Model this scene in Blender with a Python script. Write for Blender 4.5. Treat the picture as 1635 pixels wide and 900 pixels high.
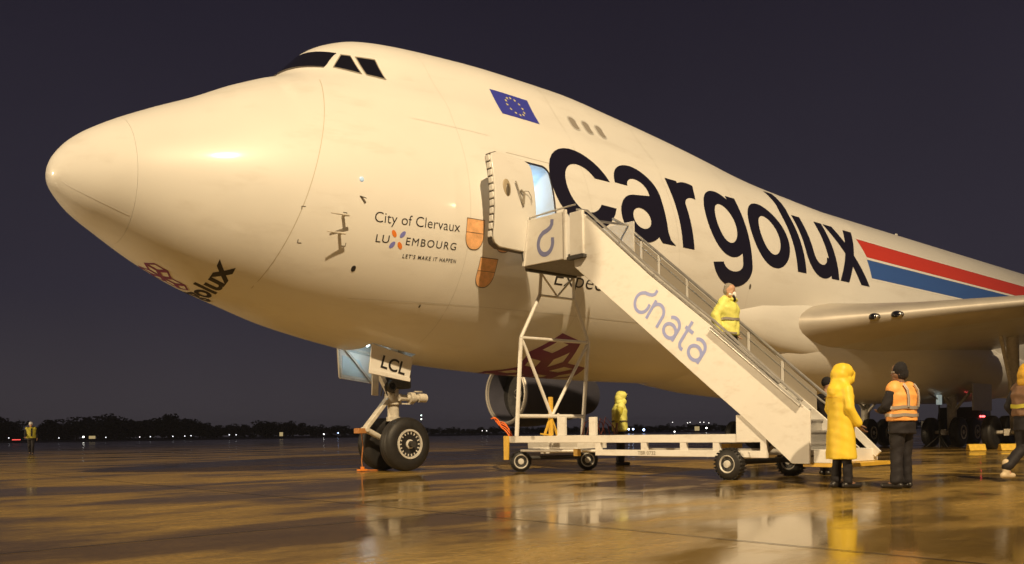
import bpy, bmesh, math, random
import numpy as np
from mathutils import Vector, Matrix, Euler

random.seed(7)
RNG = np.random.default_rng(7)
for o in list(bpy.data.objects):
    bpy.data.objects.remove(o)
SC = bpy.context.scene
COL = SC.collection
R = math.radians

# ------------------------------------------------------------------ camera
# measured frame: X aft from the nose, Y to port, Z up; Blender y = -Y
TH, FPX = R(42.0), 1413.0
cam_d = bpy.data.cameras.new('camera')
cam = bpy.data.objects.new('camera', cam_d)
COL.objects.link(cam)
vdir = Vector((math.sin(TH), math.cos(TH), 0))
rgt = Vector((math.cos(TH), -math.sin(TH), 0))
roll = R(0.78)
up = Vector((0, 0, 1))
r2 = rgt * math.cos(roll) - up * math.sin(roll)
u2 = rgt * math.sin(roll) + up * math.cos(roll)
M = Matrix((r2, u2, -vdir)).transposed().to_4x4()
M.translation = Vector((-4.358, -17.307, 0.86))
cam.matrix_world = M
cam_d.sensor_fit = 'HORIZONTAL'
cam_d.sensor_width = 36
cam_d.lens = FPX / 1635 * 36
cam_d.shift_y = 240 / 1635
cam_d.clip_start = 0.05
cam_d.clip_end = 3000
SC.camera = cam

# ------------------------------------------------------------------ night sky
W = bpy.data.worlds.new('World'); SC.world = W; W.use_nodes = True
nt = W.node_tree; nt.nodes.clear()
out = nt.nodes.new('ShaderNodeOutputWorld')
bgn = nt.nodes.new('ShaderNodeBackground')
geo = nt.nodes.new('ShaderNodeTexCoord')
sep = nt.nodes.new('ShaderNodeSeparateXYZ')
ramp = nt.nodes.new('ShaderNodeValToRGB')
noi = nt.nodes.new('ShaderNodeTexNoise'); noi.inputs['Scale'].default_value = 2.2; noi.inputs['Detail'].default_value = 5
mixn = nt.nodes.new('ShaderNodeMixRGB'); mixn.blend_type = 'MULTIPLY'; mixn.inputs[0].default_value = 0.35
nt.links.new(geo.outputs['Generated'], sep.inputs[0])
nt.links.new(sep.outputs['Z'], ramp.inputs[0])
e = ramp.color_ramp.elements
e[0].position = 0.0; e[0].color = (0.049, 0.042, 0.047, 1)
e[1].position = 0.45; e[1].color = (0.0130, 0.0112, 0.0215, 1)
el = e.new(0.15); el.color = (0.0265, 0.0235, 0.036, 1)
nt.links.new(geo.outputs['Generated'], noi.inputs['Vector'])
nt.links.new(ramp.outputs[0], mixn.inputs[1]); nt.links.new(noi.outputs['Fac'], mixn.inputs[2])
nt.links.new(mixn.outputs[0], bgn.inputs[0])
bgn.inputs[1].default_value = 1.08
nt.links.new(bgn.outputs[0], out.inputs[0])

# ------------------------------------------------------------------ apron floodlights (off frame masts)
WARM = (1.0, 0.745, 0.43)
def lamp(name, loc, power, size, color=WARM, target=None, cone=None, blend=0.5):
    if cone:
        d = bpy.data.lights.new(name, 'SPOT'); d.spot_size = R(cone); d.spot_blend = blend
    else:
        d = bpy.data.lights.new(name, 'POINT')
    d.energy = power; d.color = color; d.shadow_soft_size = size
    o = bpy.data.objects.new(name, d); COL.objects.link(o); o.location = loc
    if target is not None:
        o.rotation_euler = (Vector(target) - Vector(loc)).to_track_quat('-Z', 'Y').to_euler()
    return o
lamp('floodlight_lamp', (-16.0, -45.0, 41.5), 194000, 0.6, target=(17, -3, 6), cone=58, blend=1.0)
lamp('floodlight_lamp', (29.5, -51.5, 18.0), 6000, 0.6, target=(14, -4, 3), cone=110)
lamp('floodlight_lamp', (-62.0, 38.0, 18.0), 128000, 1.2, target=(8, -6, 3), cone=90)

SC.view_settings.view_transform = 'Standard'
SC.view_settings.look = 'None'
SC.view_settings.exposure = 0.14
SC.view_settings.gamma = 1
SC.cycles.use_denoising = True
SC.cycles.max_bounces = 6
SC.cycles.sample_clamp_indirect = 6

# ------------------------------------------------------------------ materials
MATS = {}
def mat(name, color, rough=0.5, metal=0.0, spec=0.5, coat=0.0, coat_rough=0.05, var=0.0, vscale=3.0, bump=0.0, bscale=30.0,
        emit=None, estr=0.0, rvar=0.0, stretch=None, trans=0.0, dirt=None):
    if name in MATS: return MATS[name]
    m = bpy.data.materials.new(name); m.use_nodes = True
    n = m.node_tree; b = n.nodes['Principled BSDF']
    b.inputs['Base Color'].default_value = (*color, 1)
    b.inputs['Roughness'].default_value = rough
    b.inputs['Metallic'].default_value = metal
    b.inputs['Specular IOR Level'].default_value = spec
    b.inputs['Coat Weight'].default_value = coat
    b.inputs['Coat Roughness'].default_value = coat_rough
    b.inputs['Transmission Weight'].default_value = trans
    if emit:
        b.inputs['Emission Color'].default_value = (*emit, 1); b.inputs['Emission Strength'].default_value = estr
    tc = n.nodes.new('ShaderNodeTexCoord'); vec = tc.outputs['Object']
    if stretch:
        mp = n.nodes.new('ShaderNodeMapping'); mp.inputs['Scale'].default_value = stretch
        n.links.new(vec, mp.inputs[0]); vec = mp.outputs[0]
    col_out = None
    if var > 0:
        t = n.nodes.new('ShaderNodeTexNoise'); t.inputs['Scale'].default_value = vscale; t.inputs['Detail'].default_value = 6
        t.inputs['Roughness'].default_value = 0.6
        n.links.new(vec, t.inputs['Vector'])
        cr = n.nodes.new('ShaderNodeValToRGB')
        lo = tuple(c * (1 - var) for c in color); hi = tuple(min(1, c * (1 + var * 0.6)) for c in color)
        cr.color_ramp.elements[0].color = (*lo, 1); cr.color_ramp.elements[0].position = 0.3
        cr.color_ramp.elements[1].color = (*hi, 1); cr.color_ramp.elements[1].position = 0.7
        n.links.new(t.outputs['Fac'], cr.inputs[0]); col_out = cr.outputs[0]
        if rvar > 0:
            mr = n.nodes.new('ShaderNodeMapRange'); mr.inputs[3].default_value = max(0.02, rough - rvar); mr.inputs[4].default_value = min(1, rough + rvar)
            n.links.new(t.outputs['Fac'], mr.inputs[0]); n.links.new(mr.outputs[0], b.inputs['Roughness'])
    if dirt:
        t2 = n.nodes.new('ShaderNodeTexNoise'); t2.inputs['Scale'].default_value = dirt[1]; t2.inputs['Detail'].default_value = 8
        t2.inputs['Roughness'].default_value = 0.7
        mp2 = n.nodes.new('ShaderNodeMapping'); mp2.inputs['Scale'].default_value = dirt[2]
        n.links.new(tc.outputs['Object'], mp2.inputs[0]); n.links.new(mp2.outputs[0], t2.inputs['Vector'])
        c2 = n.nodes.new('ShaderNodeValToRGB'); c2.color_ramp.elements[0].position = dirt[3]; c2.color_ramp.elements[1].position = dirt[4]
        n.links.new(t2.outputs['Fac'], c2.inputs[0])
        mx = n.nodes.new('ShaderNodeMixRGB'); mx.inputs[2].default_value = (*dirt[0], 1)
        if col_out is None: mx.inputs[1].default_value = (*color, 1)
        else: n.links.new(col_out, mx.inputs[1])
        ml = n.nodes.new('ShaderNodeMath'); ml.operation = 'MULTIPLY'; ml.inputs[1].default_value = dirt[5]
        n.links.new(c2.outputs[0], ml.inputs[0]); n.links.new(ml.outputs[0], mx.inputs[0])
        col_out = mx.outputs[0]
    if col_out is not None: n.links.new(col_out, b.inputs['Base Color'])
    if bump > 0:
        t3 = n.nodes.new('ShaderNodeTexNoise'); t3.inputs['Scale'].default_value = bscale; t3.inputs['Detail'].default_value = 4
        n.links.new(vec, t3.inputs['Vector'])
        bp = n.nodes.new('ShaderNodeBump'); bp.inputs['Strength'].default_value = bump; bp.inputs['Distance'].default_value = 0.02
        n.links.new(t3.outputs['Fac'], bp.inputs['Height']); n.links.new(bp.outputs[0], b.inputs['Normal'])
    MATS[name] = m
    return m
PAINT = mat('aircraft white paint', (0.80, 0.79, 0.76), 0.42, spec=0.35, coat=0.30, coat_rough=0.11, var=0.03, vscale=0.6, rvar=0.04,
            dirt=((0.42, 0.36, 0.28), 1.1, (0.35, 1.0, 1.6), 0.54, 0.80, 0.30), bump=0.02, bscale=1.6)
GREYPAINT = mat('aircraft grey paint', (0.56, 0.55, 0.53), 0.34, var=0.1, vscale=1.5)
LEM = mat('leading edge metal', (0.60, 0.56, 0.50), 0.42, metal=0.35, var=0.10, vscale=1.2, rvar=0.05)
ALU = mat('bare polished metal', (0.62, 0.60, 0.57), 0.30, metal=1.0, var=0.12, vscale=2.0, rvar=0.08)
NAVY = mat('navy lettering film', (0.010, 0.009, 0.022), 0.33)
BLACKP = mat('black print', (0.02, 0.018, 0.02), 0.4)
SEAM = mat('seam sealant', (0.30, 0.27, 0.22), 0.6)
SEAML = mat('pale seam', (0.52, 0.47, 0.38), 0.5)
SEAMD = mat('dark seam', (0.10, 0.085, 0.07), 0.6)
FLAGB = mat('flag blue', (0.05, 0.06, 0.40), 0.35)
STARY = mat('star yellow', (0.75, 0.68, 0.30), 0.4)
STRR = mat('stripe red', (0.62, 0.055, 0.035), 0.33)
STRB = mat('stripe blue', (0.045, 0.12, 0.40), 0.33)
STRW = mat('stripe white', (0.85, 0.84, 0.82), 0.33)
PINK = mat('logo magenta', (0.20, 0.035, 0.17), 0.38)
ORNG = mat('shield orange', (0.85, 0.47, 0.22), 0.45, var=0.25, vscale=7)
ORNG2 = mat('print orange', (0.80, 0.22, 0.03), 0.45)
LILAC = mat('print lilac blue', (0.20, 0.22, 0.62), 0.45)
GLASS = mat('dark glazing', (0.008, 0.008, 0.014), 0.06, spec=0.7)
PANE = mat('blanked window', (0.33, 0.30, 0.26), 0.25)
RUBBER = mat('tyre rubber', (0.018, 0.017, 0.017), 0.55, var=0.3, vscale=9, bump=0.15, bscale=40)
RIMW = mat('wheel rim paint', (0.62, 0.60, 0.55), 0.4, var=0.2, vscale=8)
GEARP = mat('gear light paint', (0.62, 0.58, 0.50), 0.42, var=0.25, vscale=7)
DARKM = mat('dark machinery', (0.05, 0.048, 0.046), 0.5, var=0.4, vscale=9)
CHROME = mat('chromed rod', (0.8, 0.8, 0.8), 0.12, metal=1.0)
CAVITY = mat('cabin lining', (0.70, 0.78, 0.86), 0.6)
BAY = mat('gear bay lining', (0.45, 0.47, 0.45), 0.6)
STAIRP = mat('stair white paint', (0.78, 0.765, 0.73), 0.38, var=0.05, vscale=2.0, rvar=0.06,
             dirt=((0.40, 0.33, 0.24), 2.6, (1.0, 1.0, 2.2), 0.52, 0.76, 0.42))
STAIRM = mat('stair metal', (0.55, 0.54, 0.52), 0.35, metal=0.7, var=0.15, vscale=5)
BRONZE = mat('smoked rail panel', (0.40, 0.36, 0.30), 0.30)
YELP = mat('yellow paint', (0.70, 0.43, 0.05), 0.45, var=0.15, vscale=6)
ORCABLE = mat('orange cable', (0.85, 0.18, 0.03), 0.5)
DECKG = mat('stair deck', (0.25, 0.24, 0.23), 0.7, var=0.2, vscale=12)

# ------------------------------------------------------------------ mesh builder (measured frame in, Blender frame out)
def tag(o, label=None, cat=None, group=None, kind=None):
    if label: o['label'] = label
    if cat: o['category'] = cat
    if group: o['group'] = group
    if kind: o['kind'] = kind
    return o
def empty(name, loc, parent=None):
    o = bpy.data.objects.new(name, None); COL.objects.link(o); o.empty_display_size = 0.2
    o.location = (loc[0], -loc[1], loc[2])
    o['_o'] = list(loc)
    if parent: o.parent = parent
    return o
def basis(d):
    d = np.array(d, float); d /= np.linalg.norm(d)
    a = np.array([0, 0, 1.0]) if abs(d[2]) < 0.9 else np.array([1.0, 0, 0])
    s = np.cross(a, d); s /= np.linalg.norm(s); t = np.cross(d, s)
    return d, s, t
class MB:
    def __init__(self): self.v = []; self.f = []
    def add(self, vs, fs):
        k = len(self.v); self.v += [tuple(map(float, p)) for p in vs]; self.f += [tuple(i + k for i in q) for q in fs]
    def box(self, x0, x1, y0, y1, z0, z1):
        self.add([(x0,y0,z0),(x1,y0,z0),(x1,y1,z0),(x0,y1,z0),(x0,y0,z1),(x1,y0,z1),(x1,y1,z1),(x0,y1,z1)],
                 [(0,3,2,1),(4,5,6,7),(0,1,5,4),(1,2,6,5),(2,3,7,6),(3,0,4,7)]); return self
    def bar(self, p0, p1, w, h, upv=(0,0,1)):
        p0 = np.array(p0, float); p1 = np.array(p1, float); d = p1 - p0; d /= np.linalg.norm(d)
        u = np.array(upv, float); s = np.cross(d, u)
        if np.linalg.norm(s) < 1e-4: u = np.array([1.0,0,0]); s = np.cross(d, u)
        s /= np.linalg.norm(s); u = np.cross(s, d)
        vs = [p + a*s*w/2 + b*u*h/2 for p in (p0, p1) for a, b in ((-1,-1),(1,-1),(1,1),(-1,1))]
        self.add(vs, [(0,1,2,3),(7,6,5,4),(0,4,5,1),(1,5,6,2),(2,6,7,3),(3,7,4,0)]); return self
    def tube(self, p0, p1, r0, r1=None, n=14):
        r1 = r0 if r1 is None else r1
        p0 = np.array(p0, float); p1 = np.array(p1, float); d, s, t = basis(p1 - p0)
        a = np.arange(n) * 2 * math.pi / n
        vs = [p0 + r0*(math.cos(q)*s + math.sin(q)*t) for q in a] + [p1 + r1*(math.cos(q)*s + math.sin(q)*t) for q in a]
        self.add(vs, [(i, (i+1) % n, n + (i+1) % n, n + i) for i in range(n)] + [tuple(range(n-1, -1, -1)), tuple(range(n, 2*n))]); return self
    def path(self, pts, r, n=8):
        pts = [np.array(p, float) for p in pts]; rings = []; prev = None
        for i, p in enumerate(pts):
            d = (pts[min(i+1, len(pts)-1)] - pts[max(i-1, 0)])
            d = d / (np.linalg.norm(d) + 1e-9)
            if prev is None: _, s, t = basis(d)
            else:
                s = prev - d * np.dot(prev, d); s /= np.linalg.norm(s) + 1e-9; t = np.cross(d, s)
            prev = s
            rr = r[i] if hasattr(r, '__len__') else r
            rings.append([p + rr*(math.cos(q)*s + math.sin(q)*t) for q in np.arange(n)*2*math.pi/n])
        self.loft(rings); return self
    def loft(self, rings, caps=True, closed=True):
        n = len(rings[0]); vs = [p for rg in rings for p in rg]; fs = []
        m = n if closed else n - 1
        for k in range(len(rings)-1):
            for i in range(m):
                j = (i+1) % n; fs.append((k*n+i, k*n+j, (k+1)*n+j, (k+1)*n+i))
        if caps and closed: fs += [tuple(range(n-1, -1, -1)), tuple(range((len(rings)-1)*n, len(rings)*n))]
        self.add(vs, fs); return self
    def lathe(self, prof, o, axis, n=32, caps=True):
        o = np.array(o, float); d, s, t = basis(axis); rings = []
        for h, r in prof:
            rings.append([o + d*h + r*(math.cos(q)*s + math.sin(q)*t) for q in np.arange(n)*2*math.pi/n])
        self.loft(rings, caps=caps); return self
    def prism(self, poly, ax, a, b):
        # poly in the two other axes (in order), extruded along axis ax from a to b
        def P(q, k):
            q = list(q); q.insert(ax, k); return q
        n = len(poly)
        vs = [P(q, a) for q in poly] + [P(q, b) for q in poly]
        fs = [tuple(range(n)), tuple(range(2*n-1, n-1, -1))] + [(i, n+i, n+(i+1) % n, (i+1) % n) for i in range(n)]
        self.add(vs, fs); return self
    def sphere(self, c, r, n=12, m=8):
        rr = r if hasattr(r, '__len__') else (r, r, r); rings = []
        for k in range(m+1):
            ph = -math.pi/2 + math.pi*k/m; cz = max(math.cos(ph), 0.02)
            rings.append([(c[0]+rr[0]*cz*math.cos(q), c[1]+rr[1]*cz*math.sin(q), c[2]+rr[2]*math.sin(ph)) for q in np.arange(n)*2*math.pi/n])
        self.loft(rings); return self
    def build(self, name, m, parent=None, origin=None, smooth=35, bevel=0.0, flip=True, recalc=True):
        me = bpy.data.meshes.new(name)
        o0 = np.array(origin if origin is not None else (root_origin(parent) if parent else (0, 0, 0)), float)
        if flip: vs = [(p[0]-o0[0], -(p[1]-o0[1]), p[2]-o0[2]) for p in self.v]
        else: vs = [(p[0]-o0[0], p[1]-o0[1], p[2]-o0[2]) for p in self.v]
        me.from_pydata(vs, [], self.f)
        if recalc:
            bm = bmesh.new(); bm.from_mesh(me); bmesh.ops.recalc_face_normals(bm, faces=bm.faces); bm.to_mesh(me); bm.free()
        me.materials.append(m)
        if smooth:
            me.polygons.foreach_set('use_smooth', [True]*len(me.polygons)); me.set_sharp_from_angle(angle=R(smooth))
        o = bpy.data.objects.new(name, me); COL.objects.link(o)
        if parent: o.parent = parent
        elif origin is not None:
            o.location = (origin[0], -origin[1] if flip else origin[1], origin[2])
        if bevel > 0:
            b = o.modifiers.new('bevel', 'BEVEL'); b.width = bevel; b.segments = 2; b.limit_method = 'ANGLE'; b.angle_limit = R(40)
            b.harden_normals = False
        return o
def root_origin(p):
    while p.parent: p = p.parent
    return list(p['_o']) if '_o' in p else (p.location[0], -p.location[1], p.location[2])
def copy_tree(o, parent=None):
    c = o.copy(); COL.objects.link(c); c.parent = parent
    for ch in list(o.children): copy_tree(ch, c)
    return c

# ------------------------------------------------------------------ ground
def ground_material():
    m = bpy.data.materials.new('wet concrete apron'); m.use_nodes = True
    n = m.node_tree; b = n.nodes['Principled BSDF']; L = n.links.new
    tc = n.nodes.new('ShaderNodeTexCoord')
    def noise(scale, detail, sx=1.0, sy=1.0, rot=0.0, rough=0.6):
        mp = n.nodes.new('ShaderNodeMapping'); mp.inputs['Scale'].default_value = (sx, sy, 1); mp.inputs['Rotation'].default_value = (0, 0, rot)
        L(tc.outputs['Object'], mp.inputs[0])
        t = n.nodes.new('ShaderNodeTexNoise'); t.inputs['Scale'].default_value = scale; t.inputs['Detail'].default_value = detail
        t.inputs['Roughness'].default_value = rough
        L(mp.outputs[0], t.inputs['Vector']); return t.outputs['Fac']
    def ramp(v, p0, p1, c0=(0,0,0), c1=(1,1,1)):
        r = n.nodes.new('ShaderNodeValToRGB'); r.color_ramp.elements[0].position = p0; r.color_ramp.elements[1].position = p1
        r.color_ramp.elements[0].color = (*c0, 1); r.color_ramp.elements[1].color = (*c1, 1)
        L(v, r.inputs[0]); return r.outputs[0]
    big = noise(0.15, 7, 1.0, 2.2, R(42)); mid = noise(0.75, 9, 1.0, 2.6, R(42), 0.68); fine = noise(14, 5)
    mixp = n.nodes.new('ShaderNodeMath'); mixp.operation = 'MULTIPLY_ADD'; mixp.inputs[1].default_value = 0.45
    L(mid, mixp.inputs[0]); L(big, mixp.inputs[2])
    puddle = ramp(mixp.outputs[0], 0.685, 0.80)                # 1 = standing water
    base = ramp(mid, 0.25, 0.75, (0.25, 0.162, 0.040), (0.54, 0.36, 0.098))
    spk = ramp(fine, 0.3, 0.7, (0.78, 0.78, 0.78), (1.1, 1.1, 1.1))
    mul = n.nodes.new('ShaderNodeMixRGB'); mul.blend_type = 'MULTIPLY'; mul.inputs[0].default_value = 1
    L(base, mul.inputs[1]); L(spk, mul.inputs[2])
    wet = n.nodes.new('ShaderNodeMixRGB'); wet.blend_type = 'MULTIPLY'; wet.inputs[2].default_value = (0.42, 0.41, 0.44, 1)
    L(puddle, wet.inputs[0]); L(mul.outputs[0], wet.inputs[1]); L(wet.outputs[0], b.inputs['Base Color'])
    rr = n.nodes.new('ShaderNodeMapRange'); rr.inputs[3].default_value = 0.29; rr.inputs[4].default_value = 0.075
    L(puddle, rr.inputs[0])
    rv = n.nodes.new('ShaderNodeMath'); rv.operation = 'MULTIPLY'
    rs = n.nodes.new('ShaderNodeMapRange'); rs.inputs[1].default_value = 0.3; rs.inputs[2].default_value = 0.7; rs.inputs[3].default_value = 0.55; rs.inputs[4].default_value = 1.15
    L(mid, rs.inputs[0]); L(rr.outputs[0], rv.inputs[0]); L(rs.outputs[0], rv.inputs[1]); L(rv.outputs[0], b.inputs['Roughness'])
    b.inputs['Specular IOR Level'].default_value = 0.5
    bp = n.nodes.new('ShaderNodeBump'); bp.inputs['Distance'].default_value = 0.01
    inv = n.nodes.new('ShaderNodeMapRange'); inv.inputs[3].default_value = 0.30; inv.inputs[4].default_value = 0.06
    L(puddle, inv.inputs[0]); L(inv.outputs[0], bp.inputs['Strength']); L(fine, bp.inputs['Height']); L(bp.outputs[0], b.inputs['Normal'])
    return m
g = MB(); g.add([(-1500,-1500,0),(1500,-1500,0),(1500,1500,0),(-1500,1500,0)], [(0,1,2,3)])
apron = g.build('apron', ground_material(), smooth=0)
tag(apron, kind='structure')
TAR = mat('joint tar', (0.035, 0.030, 0.026), 0.35)
def flatstrip(name, p0, p1, w, m, z=0.004, kind='structure', parent=None):
    p0 = np.array(p0, float); p1 = np.array(p1, float); d = p1 - p0; d /= np.linalg.norm(d); s = np.array([-d[1], d[0]]) * w / 2
    b = MB(); b.add([(*(p0+s), z), (*(p1+s), z), (*(p1-s), z), (*(p0-s), z)], [(0,1,2,3)])
    o = b.build(name, m, parent, smooth=0)
    if kind and not parent: tag(o, kind=kind)
    return o
for i in range(-3, 7):
    flatstrip('slab_joint', (i*7.6 + 1.5, -60), (i*7.6 + 1.5, 40), 0.022, TAR, parent=apron)
for i in range(-4, 5):
    flatstrip('slab_joint', (-40, i*7.6 + 2.2), (60, i*7.6 + 2.2), 0.022, TAR, 0.0045, parent=apron)
LINEY = mat('worn yellow marking', (0.50, 0.33, 0.07), 0.4, var=0.5, vscale=2.5)
flatstrip('taxi_line', (12.15, 9.0), (14.6, 24.0), 0.14, LINEY, 0.008)
flatstrip('taxi_line', (-30, -52), (40, -60), 0.6, LINEY, 0.008)
EARTH = mat('dry grass verge', (0.07, 0.065, 0.04), 0.9, var=0.4, vscale=0.3)
b = MB(); b.add([(-900,-190,0.01),(900,-190,0.01),(900,-1400,0.01),(-900,-1400,0.01)], [(0,1,2,3)])
tag(b.build('grass_field', EARTH, smooth=0), kind='structure')

# ================================================================== the aircraft
def pchip(xk, yk, x):
    xk = np.asarray(xk, float); yk = np.asarray(yk, float); x = np.asarray(x, float)
    h = np.diff(xk); dl = np.diff(yk) / h; m = np.zeros_like(yk)
    for i in range(1, len(xk)-1):
        if dl[i-1]*dl[i] > 0:
            w1 = 2*h[i]+h[i-1]; w2 = h[i]+2*h[i-1]; m[i] = (w1+w2)/(w1/dl[i-1]+w2/dl[i])
    m[0] = dl[0]; m[-1] = dl[-1]
    i = np.clip(np.searchsorted(xk, x)-1, 0, len(xk)-2); t = (x-xk[i])/h[i]
    return (yk[i]*(1+2*t)*(1-t)**2+m[i]*h[i]*t*(1-t)**2+yk[i+1]*t*t*(3-2*t)+m[i+1]*h[i]*t*t*(t-1))
TAB = {
 'b': ([0.1,0.12,0.16,0.23,0.5,1,1.8,2.6,3.5,4.5,6,8,10,12,15,20,46,50,56,62,68.4],
       [5.60,5.47,5.37,5.27,4.985,4.658,4.174,3.804,3.5,3.184,2.865,2.555,2.414,2.338,2.298,2.3,2.3,2.4,3.4,5.0,6.9]),
 'm': ([0.1,0.12,0.16,0.23,0.5,1,1.8,2.6,3.5,4.4,5.5,7,9,12,21,30,56,68.4],
       [5.60,5.75,5.87,6.0,6.319,6.677,7.117,7.505,7.987,8.367,8.62,8.75,8.82,8.85,8.85,8.85,8.85,8.2]),
 'w': ([0.1,.12,.16,.29,.55,1,2,3,4,5,6,7,8,9,10.5,12,46,56,68.4],
       [0.02,.16,.27,.47,.75,1.12,1.66,2.1,2.45,2.72,2.93,3.08,3.17,3.22,3.25,3.25,3.25,2.5,0.4]),
 'c': ([0,2,5,9,12,46,56,68.4], [5.60,5.62,5.6,5.48,5.42,5.4,6.0,7.4]),
 'l': ([4.0,4.45,4.9,5.2,5.6,6.2,6.9,8,10,12,14,16,18,20,22,23.5,25,68.4],
       [8.001,8.366,8.852,9.154,9.392,9.612,9.727,9.818,9.919,9.95,9.818,9.64,9.414,9.13,8.86,8.64,8.45,8.0]),
 'u': ([4.0,4.9,6,7,8,9.5,12,16,23,68.4], [1.05,1.35,1.72,1.92,2.05,2.15,2.15,2.1,1.9,1.0]),
}
def HP(k, x): return pchip(*TAB[k], x)
def ysec(X, z):
    X = np.asarray(X, float); z = np.asarray(z, float)
    zb, zm, w, zc = HP('b', X), HP('m', X), HP('w', X), HP('c', X)
    t = np.where(z < zc, (zc-z)/np.maximum(zc-zb, 1e-4), (z-zc)/np.maximum(zm-zc, 1e-4))
    a = w*np.sqrt(np.clip(1-t*t, 0, None))
    Xl = np.maximum(X, 4.0)
    zt = HP('l', Xl); wu = HP('u', Xl)*np.clip((34-X)/9, 0, 1); zu = np.minimum(7.75, zt-.4)
    s = np.where(z < zu, 0, (z-zu)/np.maximum(zt-zu, 1e-4))
    bb = np.where(X > 4.0, wu*np.sqrt(np.clip(1-s*s, 0, None)), 0)*np.where(z < zu, np.clip(1-(zu-z)/2.5, 0, 1), 1)
    bb = np.where(z > zt, 0, bb)
    k = 0.3*np.minimum(a, bb)
    return .5*(a+bb+np.sqrt((a-bb)**2+k*k))
def ztop(X):
    X = np.asarray(X, float)
    return np.maximum(HP('m', X), np.where((X > 4.0) & (X < 34), HP('l', np.maximum(X, 4.0)), 0))
def hull_ring(X, n=92):
    zb = float(HP('b', X)); zt = float(ztop(X)); ph = np.linspace(-np.pi/2, np.pi/2, n)
    z = (zb+zt)/2+(zt-zb)/2*np.sin(ph); y = ysec(np.full(n, X), z); y[0] = 0; y[-1] = 0
    L = [(X, y[i], z[i]) for i in range(n)] + [(X, -y[i], z[i]) for i in range(n-2, 0, -1)]
    return L
def hull_normal(X, z, side=1):
    e = 0.01
    y0 = ysec(X, z)
    dx = (ysec(X+e, z)-ysec(X-e, z))/(2*e); dz = (ysec(X, z+e)-ysec(X, z-e))/(2*e)
    nrm = np.stack([-dx, np.ones_like(dx)*1.0, -dz], -1); nrm /= np.linalg.norm(nrm, axis=-1, keepdims=True)
    return nrm

AC = empty('cargo_aircraft', (7.48, 0, 0))
tag(AC, 'white wide-body cargo aircraft with a humped upper deck and large navy titles', 'aircraft')

hb = MB(); hb.loft([hull_ring(x) for x in np.r_[np.linspace(1.2545, 8, 70), np.linspace(8.15, 26, 110), np.linspace(26.5, 46, 40), np.linspace(47, 68.4, 24)]])
fus = hb.build('fuselage', PAINT, AC, smooth=0)
rb = MB(); rb.loft([hull_ring(x) for x in np.r_[0.1, 0.1015, 0.104, 0.108, 0.114, 0.122, 0.134, 0.15, np.linspace(0.17, 0.5, 14), np.linspace(0.54, 1.25, 14)]])
rb.build('radome', PAINT, AC, smooth=60)

def boolean_cut(obj, cutter, cmat):
    obj.data.materials.append(cmat)
    cutter.data.materials.clear(); cutter.data.materials.append(cmat)
    md = obj.modifiers.new('cut', 'BOOLEAN'); md.object = cutter; md.operation = 'DIFFERENCE'; md.solver = 'EXACT'; md.material_mode = 'TRANSFER'
    dg = bpy.context.evaluated_depsgraph_get(); dg.update()
    me = bpy.data.meshes.new_from_object(obj.evaluated_get(dg))
    obj.modifiers.clear(); old = obj.data; obj.data = me; me.name = old.name
    bpy.data.meshes.remove(old); bpy.data.objects.remove(cutter)
DX0, DX1, DZ0, DZ1 = 8.62, 9.70, 4.86, 6.82
def rrect(x0, x1, z0, z1, r, n=6):
    P = []
    for cx, cz, a in ((x1-r, z1-r, 0), (x0+r, z1-r, 90), (x0+r, z0+r, 180), (x1-r, z0+r, 270)):
        for k in range(n+1):
            q = R(a+90*k/n); P.append((cx+r*math.cos(q), cz+r*math.sin(q)))
    return P
# prism along y needs (x,z) polygons
c1 = MB(); c1.prism(rrect(DX0, DX1, DZ0, DZ1, 0.17), 1, 1.5, 3.9)
boolean_cut(fus, c1.build('cutter', CAVITY, AC, smooth=0), CAVITY)
c2 = MB(); c2.prism(rrect(6.45, 7.62, 1.5, 3.55, 0.05, 2), 1, -0.74, 0.74)
boolean_cut(fus, c2.build('cutter', BAY, AC, smooth=0), BAY)
fus.data.polygons.foreach_set('use_smooth', [True]*len(fus.data.polygons)); fus.data.set_sharp_from_angle(angle=R(30))

# ---- decals: flat print laid on the skin a few millimetres proud
def grid_cut(bm, step):
    xs = [v.co.x for v in bm.verts]; ys = [v.co.y for v in bm.verts]
    for ax, lo, hi in ((0, min(xs), max(xs)), (1, min(ys), max(ys))):
        k = math.floor(lo/step)+1
        while k*step < hi:
            co = [0, 0, 0]; no = [0, 0, 0]; co[ax] = k*step; no[ax] = 1
            bmesh.ops.bisect_plane(bm, geom=bm.verts[:]+bm.edges[:]+bm.faces[:], plane_co=co, plane_no=no, dist=1e-5)
            k += 1
def skin_decal(name, bm, m, parent=AC, off=0.006, step=0.22, side=1, label=None):
    # bm holds flat faces: x = station, y = height
    grid_cut(bm, step)
    bmesh.ops.triangulate(bm, faces=bm.faces[:])
    vs = np.array([v.co[:2] for v in bm.verts]); X, Z = vs[:, 0], vs[:, 1]
    y = ysec(X, Z); nr = hull_normal(X, Z)
    P = np.stack([X, y, Z], 1) + nr*off
    P[:, 1] *= side
    for i, v in enumerate(bm.verts): v.index = i
    fs = [tuple(v.index for v in f.verts) for f in bm.faces]
    b = MB(); b.add(P, fs); bm.free()
    o = b.build(name, m, parent, smooth=0, recalc=False)
    me = o.data
    # make faces look outward
    me.update()
    flipn = [p.index for p in me.polygons if p.normal.y * (-side) < 0 and abs(p.normal.y) > 1e-3]
    if len(flipn) > len(me.polygons)/2: me.flip_normals()
    me.polygons.foreach_set('use_smooth', [True]*len(me.polygons))
    if label: o['label'] = label
    return o
def poly_bm(polys):
    bm = bmesh.new()
    for p in polys:
        vs = [bm.verts.new((q[0], q[1], 0)) for q in p]; bm.faces.new(vs)
    return bm
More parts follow.
